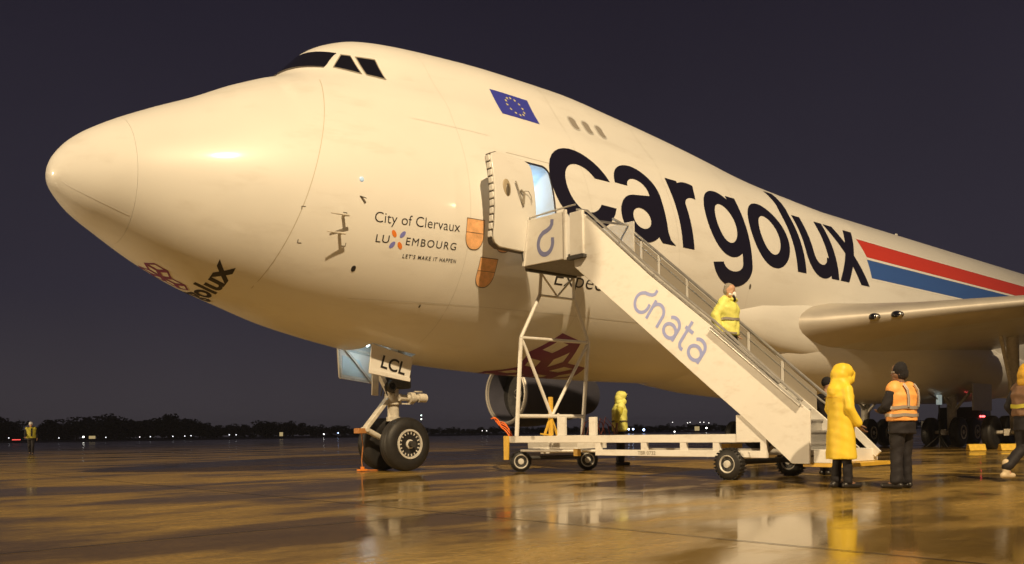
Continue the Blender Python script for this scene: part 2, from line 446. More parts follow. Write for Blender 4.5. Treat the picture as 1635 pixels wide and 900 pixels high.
def strip_polys(outer, inner):
    return [[outer[i], outer[i+1], inner[i+1], inner[i]] for i in range(len(outer)-1)]
_fonts = {}
def text_bm(s, size, x, z, width=None, bold=0.0, spacing=1.0, shear=0.0, align='LEFT'):
    cu = bpy.data.curves.new('txt', 'FONT'); cu.body = s; cu.size = size; cu.offset = bold; cu.space_character = spacing; cu.resolution_u = 4; cu.shear = shear
    ob = bpy.data.objects.new('txt', cu); COL.objects.link(ob)
    dg = bpy.context.evaluated_depsgraph_get(); dg.update()
    me = bpy.data.meshes.new_from_object(ob.evaluated_get(dg))
    bpy.data.objects.remove(ob); bpy.data.curves.remove(cu)
    bm = bmesh.new(); bm.from_mesh(me); bpy.data.meshes.remove(me)
    xs = [v.co.x for v in bm.verts]; x0, x1 = min(xs), max(xs)
    sx = (width/(x1-x0)) if width else 1.0
    for v in bm.verts: v.co = Vector(((v.co.x-x0)*sx+x, v.co.y+z, 0))
    return bm
def ellarc(cx, cz, a, b2, t0, t1, n=28):
    return [(cx+a*math.cos(R(t0+(t1-t0)*k/n)), cz+b2*math.sin(R(t0+(t1-t0)*k/n))) for k in range(n+1)]
def ringarc(cx, cz, ao, bo, ai, bi, to0, to1, ti0=None, ti1=None, n=30, icx=None, icz=None):
    ti0 = to0 if ti0 is None else ti0; ti1 = to1 if ti1 is None else ti1
    return strip_polys(ellarc(cx, cz, ao, bo, to0, to1, n), ellarc(cx if icx is None else icx, cz if icz is None else icz, ai, bi, ti0, ti1, n))
def quad(x0, x1, z0, z1): return [[(x0, z0), (x1, z0), (x1, z1), (x0, z1)]]
B0, XH = 5.60, 1.93
def letter(polysets, m=NAVY):
    # several overlapping strokes: each stroke a little prouder than the last
    b = None; obs = []
    bmT = MB()
    for k, ps in enumerate(polysets):
        bm = poly_bm(ps); grid_cut(bm, 0.22); bmesh.ops.triangulate(bm, faces=bm.faces[:])
        vs = np.array([v.co[:2] for v in bm.verts]); X, Z = vs[:, 0], vs[:, 1]
        P = np.stack([X, ysec(X, Z), Z], 1)+hull_normal(X, Z)*(0.010+0.002*k)
        for i, v in enumerate(bm.verts): v.index = i
        fs = []
        for f in bm.faces:
            ids = [v.index for v in f.verts]
            a, b_, c = [bm.verts[0].co]*3 if False else [f.verts[i].co for i in range(3)]
            cr = (b_.x-a.x)*(c.y-a.y)-(b_.y-a.y)*(c.x-a.x)
            fs.append(tuple(ids) if cr < 0 else tuple(ids[::-1]))
        bmT.add(P, fs); bm.free()
    o = bmT.build('title_letter', m, AC, smooth=0, recalc=False)
    o.data.polygons.foreach_set('use_smooth', [True]*len(o.data.polygons))
    return o
s = 0.50; hs = 0.40     # stroke widths
zc_ = B0+XH/2
def letters():
    # c
    letter([ringarc(10.83, zc_, 1.10, 1.0, 0.60, 0.60, 20, 340, 34, 326)])
    # a
    x0, x1 = 12.03, 14.08
    letter([ringarc(12.93, B0+1.30, 0.86, 0.67, 0.40, 0.30, -2, 176, -2, 172),
            quad(13.33, 13.79, B0+0.30, B0+1.30),
            [[(13.33, B0+0.32), (13.79, B0+0.32), (13.86, B0+0.12), (14.06, B0+0.0), (13.52, B0+0.0), (13.40, B0+0.12)]],
            ringarc(12.80, B0+0.53, 0.78, 0.60, 0.34, 0.27, 0, 360, n=40),
            [[(12.75, B0+1.13), (12.75, B0+0.80), (13.34, B0+0.86), (13.34, B0+1.20)]]])
    # r
    letter([quad(14.36, 14.85, B0, B0+XH),
            ringarc(15.28, B0+1.20, 0.92, 0.76, 0.44, 0.30, 72, 184, 72, 184)])
    # g
    letter([ringarc(16.58, B0+0.99, 0.92, 0.97, 0.46, 0.57, 0, 360, n=44),
            quad(17.10, 17.56, B0-0.12, B0+XH-0.02),
            ringarc(16.62, B0-0.12, 0.94, 0.66, 0.47, 0.25, 0, -172, 0, -172)])
    # o
    letter([ringarc(18.78, zc_, 1.00, 1.0, 0.50, 0.60, 0, 360, n=44)])
    # l
    letter([quad(20.02, 20.52, B0, B0+2.68)])
    # u
    letter([quad(20.70, 21.18, B0+0.70, B0+XH), quad(22.06, 22.54, B0, B0+XH),
            ringarc(21.56, B0+0.72, 0.86, 0.76, 0.38, 0.33, 180, 352)])
    # x
    def diag(xa, za, xb, zb, w): return [[(xa, za), (xa+w, za), (xb+w, zb), (xb, zb)]]
    letter([diag(22.62, B0, 23.98, B0+XH, 0.58), diag(24.02, B0, 22.64, B0+XH, 0.58)])
letters()
# union flag with twelve stars, laid on the upper deck side
fb = poly_bm([[(8.92, 8.06), (10.06, 8.06), (10.14, 8.78), (8.98, 8.78)]])
flag = skin_decal('flag_panel', fb, FLAGB, off=0.006, step=0.12, label='blue flag panel with a ring of yellow stars')
sp = []
for k in range(12):
    cx = 9.53+0.235*math.sin(R(30*k)); cz = 8.42+0.245*math.cos(R(30*k)); st = []
    for j in range(10):
        rr = 0.046 if j % 2 == 0 else 0.019
        st.append((cx+rr*math.sin(R(36*j)), cz+rr*math.cos(R(36*j))))
    sp.append(st)
for st in sp: skin_decal('flag_star', poly_bm([st]), STARY, parent=flag, off=0.010, step=0.5)
# cheat stripes
def stripe(xa_top, xa_bot, z1, z0, m, off=0.006):
    n = 60; xs = np.linspace(0, 1, n); P = []
    top = [(xa_top+(56-xa_top)*t, z1) for t in xs]; bot = [(xa_bot+(56-xa_bot)*t, z0) for t in xs]
    return skin_decal('cheat_stripe', poly_bm(strip_polys(top, bot)), m, off=off, step=0.25)
stripe(24.68, 24.86, 7.30, 6.66, STRR)
stripe(24.80, 24.84, 6.56, 5.92, STRB)
for xa, z1, z0 in ((24.62, 7.37, 7.31), (24.80, 6.65, 6.57), (24.80, 5.91, 5.86)): stripe(xa, xa+.05, z1, z0, STRW)
# small titles
skin_decal('name_title', text_bm('City of Clervaux', 0.285, 5.25, 5.01, width=1.86, bold=-0.002), BLACKP, step=0.3, label='dark lettering reading City of Clervaux')
skin_decal('country_title', text_bm('LU', 0.205, 5.33, 4.645, width=0.27, bold=0.0, spacing=1.1), BLACKP, step=0.3)
skin_decal('country_title', text_bm('EMBOURG', 0.205, 5.955, 4.645, width=1.12, bold=0.0, spacing=1.2), BLACKP, step=0.3)
def petal(cx, cz, ang):
    return [(cx+0.075*math.cos(t)*math.cos(ang)-0.042*math.sin(t)*math.sin(ang), cz+0.075*math.cos(t)*math.sin(ang)+0.042*math.sin(t)*math.cos(ang)) for t in np.linspace(0, 2*math.pi, 17)[:-1]]
for q_, m_ in ((petal(5.68, 4.83, R(125)), ORNG2), (petal(5.84, 4.62, R(125)), ORNG2), (petal(5.86, 4.83, R(52)), LILAC), (petal(5.68, 4.62, R(52)), LILAC)): skin_decal('emblem_petal', poly_bm([q_]), m_, step=0.3)
for w_, x_, wd_ in (("LET'S", 5.95, 0.27), ('MAKE', 6.28, 0.28), ('IT', 6.62, 0.085), ('HAPPEN', 6.76, 0.38)): skin_decal('country_motto', text_bm(w_, 0.105, x_, 4.40, width=wd_, bold=0.001, spacing=1.25), BLACKP, step=0.3)
skin_decal('service_title', text_bm('Expec', 0.50, 9.90, 4.22, width=1.55, bold=-0.004), BLACKP, step=0.3)
# heraldic shields
def shield(x0, x1, z1, h):
    cx = (x0+x1)/2; w = (x1-x0)/2; L = [(x0, z1), (x0, z1-h*0.55)]
    for k in range(1, 8):
        t = k/8; L.append((cx-w*math.cos(t*math.pi/2)**0.8, z1-h*0.55-h*0.45*math.sin(t*math.pi/2)))
    L.append((cx, z1-h))
    for k in range(7, 0, -1):
        t = k/8; L.append((cx+w*math.cos(t*math.pi/2)**0.8, z1-h*0.55-h*0.45*math.sin(t*math.pi/2)))
    return L+[(x1, z1-h*0.55), (x1, z1)]
for (a, bx, z1, h) in ((7.27, 7.70, 5.31, 0.60), (7.72, 8.16, 4.57, 0.57), (8.02, 8.46, 5.30, 0.57)):
    P = shield(a, bx, z1, h)
    sh = skin_decal('town_shield', poly_bm([P]), ORNG, step=0.15)
    cx, cz = (a+bx)/2, z1-h*0.45
    Q = [(cx+(p[0]-cx)*1.05, cz+(p[1]-cz)*1.05) for p in P]
    skin_decal('shield_border', poly_bm(strip_polys(Q+Q[:1], P+P[:1])), SEAMD, parent=sh, step=0.2, off=0.009)
    skin_decal('shield_border', poly_bm(quad(a, bx, z1-h*0.46, z1-h*0.445)), SEAMD, parent=sh, step=0.2, off=0.010)
# magenta box emblem under the belly (laid on the underside: station, lateral)
def belly_decal(name, polys, m, off=0.006, step=0.2, parent=AC):
    bm = poly_bm(polys); grid_cut(bm, step); bmesh.ops.triangulate(bm, faces=bm.faces[:])
    X = np.array([v.co.x for v in bm.verts]); Y = np.array([v.co.y for v in bm.verts])
    zb = HP('b', X); zc = HP('c', X); w = HP('w', X)
    Z = zc-(zc-zb)*np.sqrt(np.clip(1-(Y/w)**2, 0, 1))-off
    for i, v in enumerate(bm.verts): v.index = i
    fs = [tuple(v.index for v in f.verts) for f in bm.faces]; bm.free()
    b = MB(); b.add(np.stack([X, Y, Z], 1), fs)
    o = b.build(name, m, parent, smooth=0); o.data.polygons.foreach_set('use_smooth', [True]*len(fs))
    o.data.update()
    if sum(p.normal.z for p in o.data.polygons) > 0: o.data.flip_normals()
    return o
def frame_poly(P, k=0.55):
    cx = sum(p[0] for p in P)/len(P); cy = sum(p[1] for p in P)/len(P)
    Q = [(cx+(p[0]-cx)*k, cy+(p[1]-cy)*k) for p in P]
    return strip_polys(P+P[:1], Q+Q[:1])
def boxes_emblem(ox, oy, sc, rot, m, thick=0.56):
    c, s_ = math.cos(rot), math.sin(rot)
    def T(p): return (ox+sc*(p[0]*c-p[1]*s_), oy+sc*(p[0]*s_+p[1]*c))
    for cx, cy in ((0, 0), (1.74, 0), (0.87, 1.5)):
        V_ = [(cx+math.cos(R(90+60*k)), cy+math.sin(R(90+60*k))) for k in range(6)]
        for a in (0, 2, 4):
            P = [T(q) for q in ((cx, cy), V_[(a-1) % 6], V_[a], V_[(a+1) % 6])]
            belly_decal('emblem_box', frame_poly(P, thick), m)
boxes_emblem(10.9, 0.1, 0.82, R(20), PINK, 0.5)
boxes_emblem(2.05, -0.35, 0.26, R(35), PINK, 0.62)
# nose titles under the chin, read across the ship
bm = text_bm('cargolux', 0.62, 0, 0, width=2.5, bold=0.018)
for v in bm.verts: v.co = Vector((3.02-v.co.y*0.98, -1.35+v.co.x*1.06, 0))
pl = bm
grid_cut(pl, 0.2); bmesh.ops.triangulate(pl, faces=pl.faces[:])
X = np.array([v.co.x for v in pl.verts]); Y = np.array([v.co.y for v in pl.verts])
zb = HP('b', X); zcc = HP('c', X); w_ = HP('w', X)
Z = zcc-(zcc-zb)*np.sqrt(np.clip(1-(Y/w_)**2, 0, 1))-0.006
for i, v in enumerate(pl.verts): v.index = i
fs = [tuple(v.index for v in f.verts) for f in pl.faces]; pl.free()
bq = MB(); bq.add(np.stack([X, Y, Z], 1), fs); o = bq.build('nose_title', NAVY, AC, smooth=0)
# seams
def seam(pts, w, m, name='panel_seam', off=0.004):
    pts = np.array(pts, float); d = np.gradient(pts, axis=0); d /= np.linalg.norm(d, axis=1)[:, None]; nn = np.stack([-d[:, 1], d[:, 0]], 1)*w/2
    return skin_decal(name, poly_bm(strip_polys([tuple(p) for p in pts+nn], [tuple(p) for p in pts-nn])), m, off=off, step=0.3)
zz = np.linspace(3.75, 8.0, 30)
seam([(3.44+(z-3.66)*0.30-0.0*z, z) for z in zz], 0.013, SEAML)
tt = np.linspace(0, 1, 16)
seam([(0.26+0.96*t, 5.42-0.56*t**0.8) for t in tt], 0.018, STRW)
seam([(8.55+1.6*t, 6.98) for t in tt], 0.008, SEAM)
FAINT = mat('faint panel joint', (0.66, 0.645, 0.61), 0.4)
for xq in (7.35, 10.95, 14.2, 17.45):
    z0_, z1_ = float(HP('b', xq))+0.25, float(ztop(xq))-0.35
    seam([(xq, z) for z in np.linspace(z0_, z1_, 30)], 0.014, FAINT)
for zq, xa, xb in ((7.32, 6.3, 8.2), (3.62, 5.2, 19), (4.0, 12.3, 19)):
    seam([(x_, zq) for x_ in np.linspace(xa, xb, 40)], 0.012, FAINT)
for (cx, cz, sx, sz) in ((3.87, 5.16, 1, 1), (4.70, 5.12, -1, 1), (3.90, 4.52, 1, -1), (4.77, 4.52, -1, -1)):
    skin_decal('corner_mark', poly_bm(quad(min(cx, cx+0.07*sx), max(cx, cx+0.07*sx), cz-0.006, cz+0.006)+quad(cx-0.006, cx+0.006, min(cz, cz-0.06*sz), max(cz, cz-0.06*sz))), SEAMD)
skin_decal('drain_port', poly_bm([[(5.05+0.045*math.cos(t), 4.14+0.055*math.sin(t)) for t in np.linspace(0, 6.283, 15)[:-1]]]), BLACKP)
skin_decal('static_port', poly_bm([[(6.72+0.02*math.cos(t), 3.55+0.03*math.sin(t)) for t in np.linspace(0, 6.283, 9)[:-1]]]), SEAMD)
skin_decal('vent_port', poly_bm([[(17.5+0.05*math.cos(t), 4.9+0.08*math.sin(t)) for t in np.linspace(0, 6.283, 9)[:-1]]]), SEAMD)
# probes that stand off the skin
def probe(x, z, ln):
    y = float(ysec(x, z)); b = MB()
    b.bar((x+0.02, y-0.02, z), (x-0.05, y+0.20, z-0.02), 0.06, 0.025, (0, 0, 1))
    b.tube((x+0.03, y+0.20, z-0.02), (x-ln, y+0.20, z-0.03), 0.022, 0.010)
    b.build('air_probe', GEARP, AC)
probe(4.62, 5.05, 0.36); probe(4.60, 4.72, 0.36)
def small_vane(x, z):
    y = float(ysec(x, z)); MB().bar((x, y-0.01, z), (x+0.05, y+0.10, z-0.05), 0.05, 0.015).build('angle_vane', DARKM, AC)
small_vane(4.95, 5.46)
y = float(ysec(4.97, 5.79))
MB().sphere((4.97, y+0.005, 5.79), (0.05, 0.02, 0.05)).build('scanner_light', mat('icy lens', (0.5, 0.7, 0.9), 0.1, emit=(0.5, 0.75, 1.0), estr=0.25), AC)
# cockpit glazing
def window(name, P, rim=0.05, m=GLASS, label=None):
    o = skin_decal(name, poly_bm([P]), m, off=0.010, step=0.1, label=label)
    cx = sum(p[0] for p in P)/len(P); cz = sum(p[1] for p in P)/len(P)
    Q = []
    for p in P:
        d = math.hypot(p[0]-cx, p[1]-cz); k = 1+rim/d; Q.append((cx+(p[0]-cx)*k, cz+(p[1]-cz)*k))
    skin_decal('frame', poly_bm(strip_polys(Q+Q[:1], P+P[:1])), SEAMD, parent=o, off=0.008, step=0.2)
    return o
for sd in (1, -1):
    pass
def front_pane(side):
    # lies on the sloping brow ahead of the side windows: parametrise by lateral distance
    P = []
    n = 12
    bot = [(0.04+1.16*t, 8.575-0.11*t**1.3) for t in np.linspace(0, 1, n)]
    top = [(0.04+1.02*t, 9.035-0.14*t**1.6) for t in np.linspace(0, 1, n)]
    rows = 8; vs = []; fs = []
    for k in range(rows+1):
        for i in range(n):
            yy = bot[i][0]+(top[i][0]-bot[i][0])*k/rows; zz_ = bot[i][1]+(top[i][1]-bot[i][1])*k/rows
            lo, hi = 4.2, 7.0
            for _ in range(40):
                mdl = (lo+hi)/2
                inside = (zz_ < float(ztop(mdl))) and float(ysec(mdl, zz_)) >= yy
                if inside: hi = mdl
                else: lo = mdl
            vs.append((hi-0.012, side*yy, zz_+0.004))
    for k in range(rows):
        for i in range(n-1): fs.append((k*n+i, k*n+i+1, (k+1)*n+i+1, (k+1)*n+i))
    b = MB(); b.add(vs, fs); o = b.build('windscreen', GLASS, AC, smooth=60)
    e = MB(); e.path([(v[0]-0.02, v[1], v[2]-0.02) for v in vs[:n]], 0.016, 6); e.build('wiper', SEAMD, o)
    return o
front_pane(1); front_pane(-1)
for side in (1, -1):
    for P in ([(5.50, 8.83), (5.66, 8.82), (5.69, 8.36), (5.24, 8.47)], [(5.77, 8.80), (6.14, 8.80), (6.15, 8.30), (5.80, 8.35)]):
        o = skin_decal('cockpit_window', poly_bm([P]), GLASS, off=0.010, step=0.1, side=side)
        cx = sum(p[0] for p in P)/4; cz = sum(p[1] for p in P)/4
        Q = [(cx+(p[0]-cx)*1.10, cz+(p[1]-cz)*1.12) for p in P]
        skin_decal('frame', poly_bm(strip_polys(Q+Q[:1], P+P[:1])), SEAM, parent=o, off=0.013, step=0.2, side=side)
for x in (11.53, 12.02, 12.51):
    o = skin_decal('cabin_window', poly_bm([rrect(x-0.115, x+0.115, 8.31, 8.67, 0.10, 4)]), PANE, off=0.008, step=0.1)
    skin_decal('frame', poly_bm(strip_polys(rrect(x-0.15, x+0.15, 8.275, 8.705, 0.13, 4), rrect(x-0.115, x+0.115, 8.31, 8.67, 0.10, 4))), GREYPAINT, parent=o, off=0.010, step=0.2)
# hatch outline on the crown
MB().box(7.3, 7.5, -0.15, 0.15, 9.70, 9.80).build('crown_hatch', PAINT, AC, bevel=0.02)
MB().prism([(9.2, 9.88), (9.55, 9.90), (9.5, 10.12), (9.36, 10.12)], 1, -0.012, 0.012)
an = MB(); an.prism([(33.0, 8.83), (33.5, 8.83), (33.45, 9.15), (33.3, 9.15)], 1, 0.2, 0.225); an.build('blade_antenna', PAINT, AC)

# ---- entry door leaf, swung out and forward
dleaf_pts = []
LX0, LX1 = 7.36, 8.58
def door_off(z): return float(ysec(9.2, z))
rows = np.linspace(DZ0+0.02, DZ1+0.02, 26)
ROT = R(6)
def leaf_pt(u, z, off):      # u 0..1 forward to aft
    x = LX0+(LX1-LX0)*u; y = door_off(z)+0.52+off-(u-0.5)*0.10; return (x, y, z)
lf = MB(); outer = []; inner = []
rp = rrect(0, 1.14, 0, DZ1-DZ0, 0.16, 6)
ro = [leaf_pt(p[0]/1.14, DZ0+0.03+p[1], 0.09) for p in rp]; ri = [leaf_pt(p[0]/1.14, DZ0+0.03+p[1], -0.10) for p in rp]
# face grids follow the skin curvature
def leaf_face(off, inset):
    vs = []; fs = []; nz = 22; P = rrect(inset, 1.14-inset, inset, DZ1-DZ0-inset, 0.16-inset*0.5, 6)
    zs = np.linspace(inset, DZ1-DZ0-inset, nz); r = 0.16
    for z in zs:
        d = min(z-inset, DZ1-DZ0-inset-z); ins = inset+(r-math.sqrt(max(0, r*r-(r-min(d, r))**2)))
        for u in np.linspace(ins, 1.14-ins, 5): vs.append(leaf_pt(u/1.14, DZ0+0.03+z, off))
    for k in range(nz-1):
        for i in range(4): fs.append((k*5+i, k*5+i+1, (k+1)*5+i+1, (k+1)*5+i))
    return vs, fs
def leaf_solid(off0, off1, inset):
    nz = 30; r = 0.21; rings = []
    for z in np.linspace(inset, DZ1-DZ0-inset, nz):
        d = min(z-inset, DZ1-DZ0-inset-z); ins = inset+(r-math.sqrt(max(0, r*r-(r-min(d, r))**2)))
        us = list(np.linspace(ins, 1.14-ins, 6))
        rings.append([leaf_pt(u/1.14, DZ0-0.21+z, off1) for u in us]+[leaf_pt(u/1.14, DZ0-0.21+z, off0) for u in us[::-1]])
    return rings
lf.loft(leaf_solid(-0.09, 0.10, 0.0)); leaf = lf.build('entry_door', PAINT, AC, smooth=40, bevel=0.012)
leaf['label'] = 'white curved entry door swung open ahead of its doorway'
ed = MB(); ed.loft(leaf_solid(-0.075, 0.055, -0.014)); ed.build('door_seal', SEAMD, leaf, smooth=40)
for k in range(11):
    z = DZ0-0.02+k*0.155; p = leaf_pt(0, z, 0.0)
    MB().box(p[0]-0.035, p[0]+0.02, p[1]-0.055, p[1]+0.055, z-0.02, z+0.105).build('latch_block', PAINT, leaf, bevel=0.012)
z = 5.84; p = leaf_pt(0.28, z, 0.103)
wb = MB(); wb.sphere((p[0], p[1]-0.01, z), (0.12, 0.03, 0.20), 20, 10); wb.build('door_window', mat('recess beige', (0.40, 0.33, 0.22), 0.5), leaf)
wb = MB(); wb.sphere((p[0]+0.02, p[1]+0.012, z-0.02), (0.055, 0.018, 0.13), 16, 8); wb.build('window_pane', mat('dark brown pane', (0.12, 0.10, 0.07), 0.3), leaf)  # small dark brown oval on the beige recess
p = leaf_pt(0.62, 5.80, 0.13); ZH = -0.18
hd = MB(); hd.path([(p[0]-0.16, p[1], 6.04), (p[0]-0.08, p[1]+0.03, 5.80), (p[0]+0.03, p[1]+0.02, 5.56)], 0.014); hd.path([(p[0]-0.02, p[1], 5.88), (p[0]+0.05, p[1]+0.03, 5.82), (p[0]+0.04, p[1]+0.02, 5.60)], 0.026)
hd.build('door_handle', SEAM, leaf)
st = MB(); st.path([(p[0]+0.08, p[1], 5.87), (p[0]+0.18, p[1]+0.02, 5.88), (p[0]+0.27, p[1], 5.80), (p[0]+0.30, p[1], 5.67)], 0.008, 6); st.build('strap', SEAM, leaf)
ha = MB(); ha.bar((8.72, 2.9, 5.85), (8.30, 3.55, 5.80), 0.10, 0.16); ha.bar((8.72, 2.9, 5.25), (8.30, 3.5, 5.22), 0.08, 0.12); ha.build('hinge_arm', GEARP, leaf)
# cabin vestibule seen through the doorway
MB().box(DX0+0.02, DX1-0.02, 1.55, 3.0, DZ0+0.003, DZ0+0.03).build('cabin_floor', DECKG, AC)
cb = MB(); cb.path([(9.30, 2.6, 6.55), (9.55, 2.55, 5.9), (9.66, 2.6, 5.2)], 0.022); cb.build('grab_strap', mat('strap pale', (0.8, 0.85, 0.6), 0.5), AC)
cb = MB(); cb.path([(8.95, 2.75, 6.0), (9.15, 2.72, 5.5), (9.28, 2.75, 4.95)], 0.035); cb.build('barrier_net', mat('net yellow green', (0.6, 0.65, 0.12), 0.6), AC)
for zq in (5.35, 5.15): MB().box(8.85, 9.35, 2.45, 2.5, zq, zq+0.06).build('galley_rail', STAIRM, AC)
lamp('cabin_lamp', (9.2, -2.1, 6.5), 16, 0.12, (0.62, 0.84, 1.0))
df = MB(); Pi = rrect(DX0, DX1, DZ0, DZ1, 0.17); Po = rrect(DX0-0.05, DX1+0.05, DZ0-0.05, DZ1+0.05, 0.2)
skin_decal('door_surround', poly_bm(strip_polys(Po+Po[:1], Pi+Pi[:1])), ALU, off=0.006, step=0.2)

# ---- nose gear
NX = 7.48
ng = MB(); ng.tube((NX, 0, 0.62), (NX, 0, 1.35), 0.085, n=18); ng.tube((NX, 0, 1.2), (NX, 0, 3.2), 0.135, n=20)
ng.tube((NX, 0, 1.55), (NX, 0, 1.80), 0.20, n=20); ng.tube((NX, 0, 1.16), (NX, 0, 1.26), 0.165, n=20)
gear = ng.build('nose_gear', GEARP, AC)
MB().tube((NX, -0.80, 0.62), (NX, 0.80, 0.62), 0.075, n=16).build('axle', DARKM, gear)
MB().tube((NX, 0, 0.75), (NX, 0, 1.2), 0.093, n=18).build('oleo_rod', CHROME, gear)
tq = MB(); tq.bar((NX-0.12, 0, 1.72), (NX-0.78, 0, 0.98), 0.17, 0.09, (0.7, 0, 0.7)); tq.tube((NX-0.78, -0.12, 0.97), (NX-0.78, 0.12, 0.97), 0.06)
tq.build('torque_link', GEARP, gear, bevel=0.012)
tq = MB(); tq.tube((NX-0.76, 0.03, 0.96), (NX-0.12, 0.03, 0.66), 0.07, 0.055); tq.build('torque_link', GEARP, gear)
MB().box(NX-1.02, NX-0.80, -0.10, 0.10, 0.88, 1.0).build('tow_fitting', mat('worn orange', (0.45, 0.20, 0.06), 0.5, var=0.3), gear, bevel=0.01)
dr = MB(); dr.bar((NX-0.10, 0.05, 1.75), (NX-0.55, 0.05, 2.5), 0.16, 0.10); dr.bar((NX-0.58, 0.12, 1.75), (NX-0.55, 0.12, 2.5), 0.05, 0.17); dr.build('drag_brace', GEARP, gear, bevel=0.01)
hoop = MB(); hoop.lathe([(0, 0.12), (0.08, 0.15), (0.16, 0.12), (0.16, 0.08), (0, 0.08)], (NX-0.22, 0.16, 1.95), (0, 1, 0.1), 20); hoop.build('hydraulic_drum', DARKM, gear)
sa = MB(); sa.tube((NX-0.02, 0.28, 1.70), (NX+0.55, 0.30, 1.70), 0.075, n=16); sa.tube((NX+0.25, 0.30, 1.70), (NX+0.38, 0.30, 1.70), 0.13, n=16); sa.tube((NX+0.5, 0.30, 1.70), (NX+0.72, 0.30, 1.70), 0.105, n=18)
sa.bar((NX+0.05, 0.3, 1.56), (NX+0.36, 0.3, 1.56), 0.03, 0.03); sa.bar((NX+0.40, 0.3, 1.85), (NX+0.62, 0.3, 1.85), 0.03, 0.03); sa.build('steering_actuator', GEARP, gear)
MB().tube((NX+0.05, 0.29, 1.70), (NX+0.25, 0.29, 1.70), 0.05).build('actuator_rod', CHROME, gear)
cl = MB()
for k in range(9):
    a = random.random(); x0 = NX-0.3+0.5*random.random(); z0 = 1.9+0.4*random.random()
    cl.path([(x0, 0.2*random.uniform(-1, 1), 1.75), (x0+random.uniform(-.1, .1), 0.2*random.uniform(-1, 1), 2.1), (x0+random.uniform(-.2, .2), 0.3*random.uniform(-1, 1), 2.6)], 0.016, 6)
cl.build('hydraulic_line', DARKM, gear)
MB().box(NX-0.20, NX+0.38, -0.22, 0.22, 1.92, 2.30).build('steering_manifold', DARKM, gear, bevel=0.04)
def wheel_mesh(x, y, z, r, w, ydir, parent, rim_r, spokes=18, rim_mat=RIMW, names=('wheel', 'rim')):
    prof = [(-w/2+0.02, rim_r), (-w/2, rim_r+0.04), (-w/2+0.01, r*0.80), (-w/2+0.05, r*0.93), (-w*0.30, r*0.985), (-w*0.16, r), (-w*0.15, r-0.012), (-w*0.13, r-0.012), (-w*0.12, r), (0, r)]
    prof = prof+[(-h, q) for h, q in prof[-2::-1]]
    t = MB(); t.lathe(prof, (x, y, z), (0, 1, 0), 48); ty = t.build('tyre', RUBBER, parent, smooth=40)
    f = ydir
    rm = MB(); yo = y+f*w/2
    def L(pr): return [(h*1.0, q) for h, q in pr]
    rm.lathe([(-0.10, rim_r*0.98), (-0.015, rim_r+0.012), (0.012, rim_r+0.005), (0.012, rim_r*0.90), (-0.05, rim_r*0.84), (-0.07, rim_r*0.3), (-0.07, 0.02)], (x, yo, z), (0, f, 0), 36)
    ro = rm.build('rim', rim_mat, ty, smooth=35)
    hbm = MB(); hbm.lathe([(-0.06, rim_r*0.34), (0.0, rim_r*0.32), (0.015, rim_r*0.24), (0.03, rim_r*0.10), (0.03, 0.005)], (x, yo, z), (0, f, 0), 24)
    for k in range(spokes):
        a = 2*math.pi*k/spokes; c, s2 = math.cos(a), math.sin(a)
        hbm.bar((x+c*rim_r*0.36, yo-f*0.045, z+s2*rim_r*0.36), (x+c*rim_r*0.84, yo-f*0.03, z+s2*rim_r*0.84), 0.028, 0.03, (0, 1, 0))
    hbm.build('hub', rim_mat, ty, smooth=35)
    dk = MB(); dk.lathe([(-0.075, rim_r*0.84), (-0.068, rim_r*0.84), (-0.066, rim_r*0.3)], (x, yo, z), (0, f, 0), 30); dk.build('brake_face', DARKM, ty)
    return ty
for y0, fd in ((0.46, 1), (-0.46, -1)): wheel_mesh(NX, y0, 0.62, 0.62, 0.42, fd, gear, 0.335)
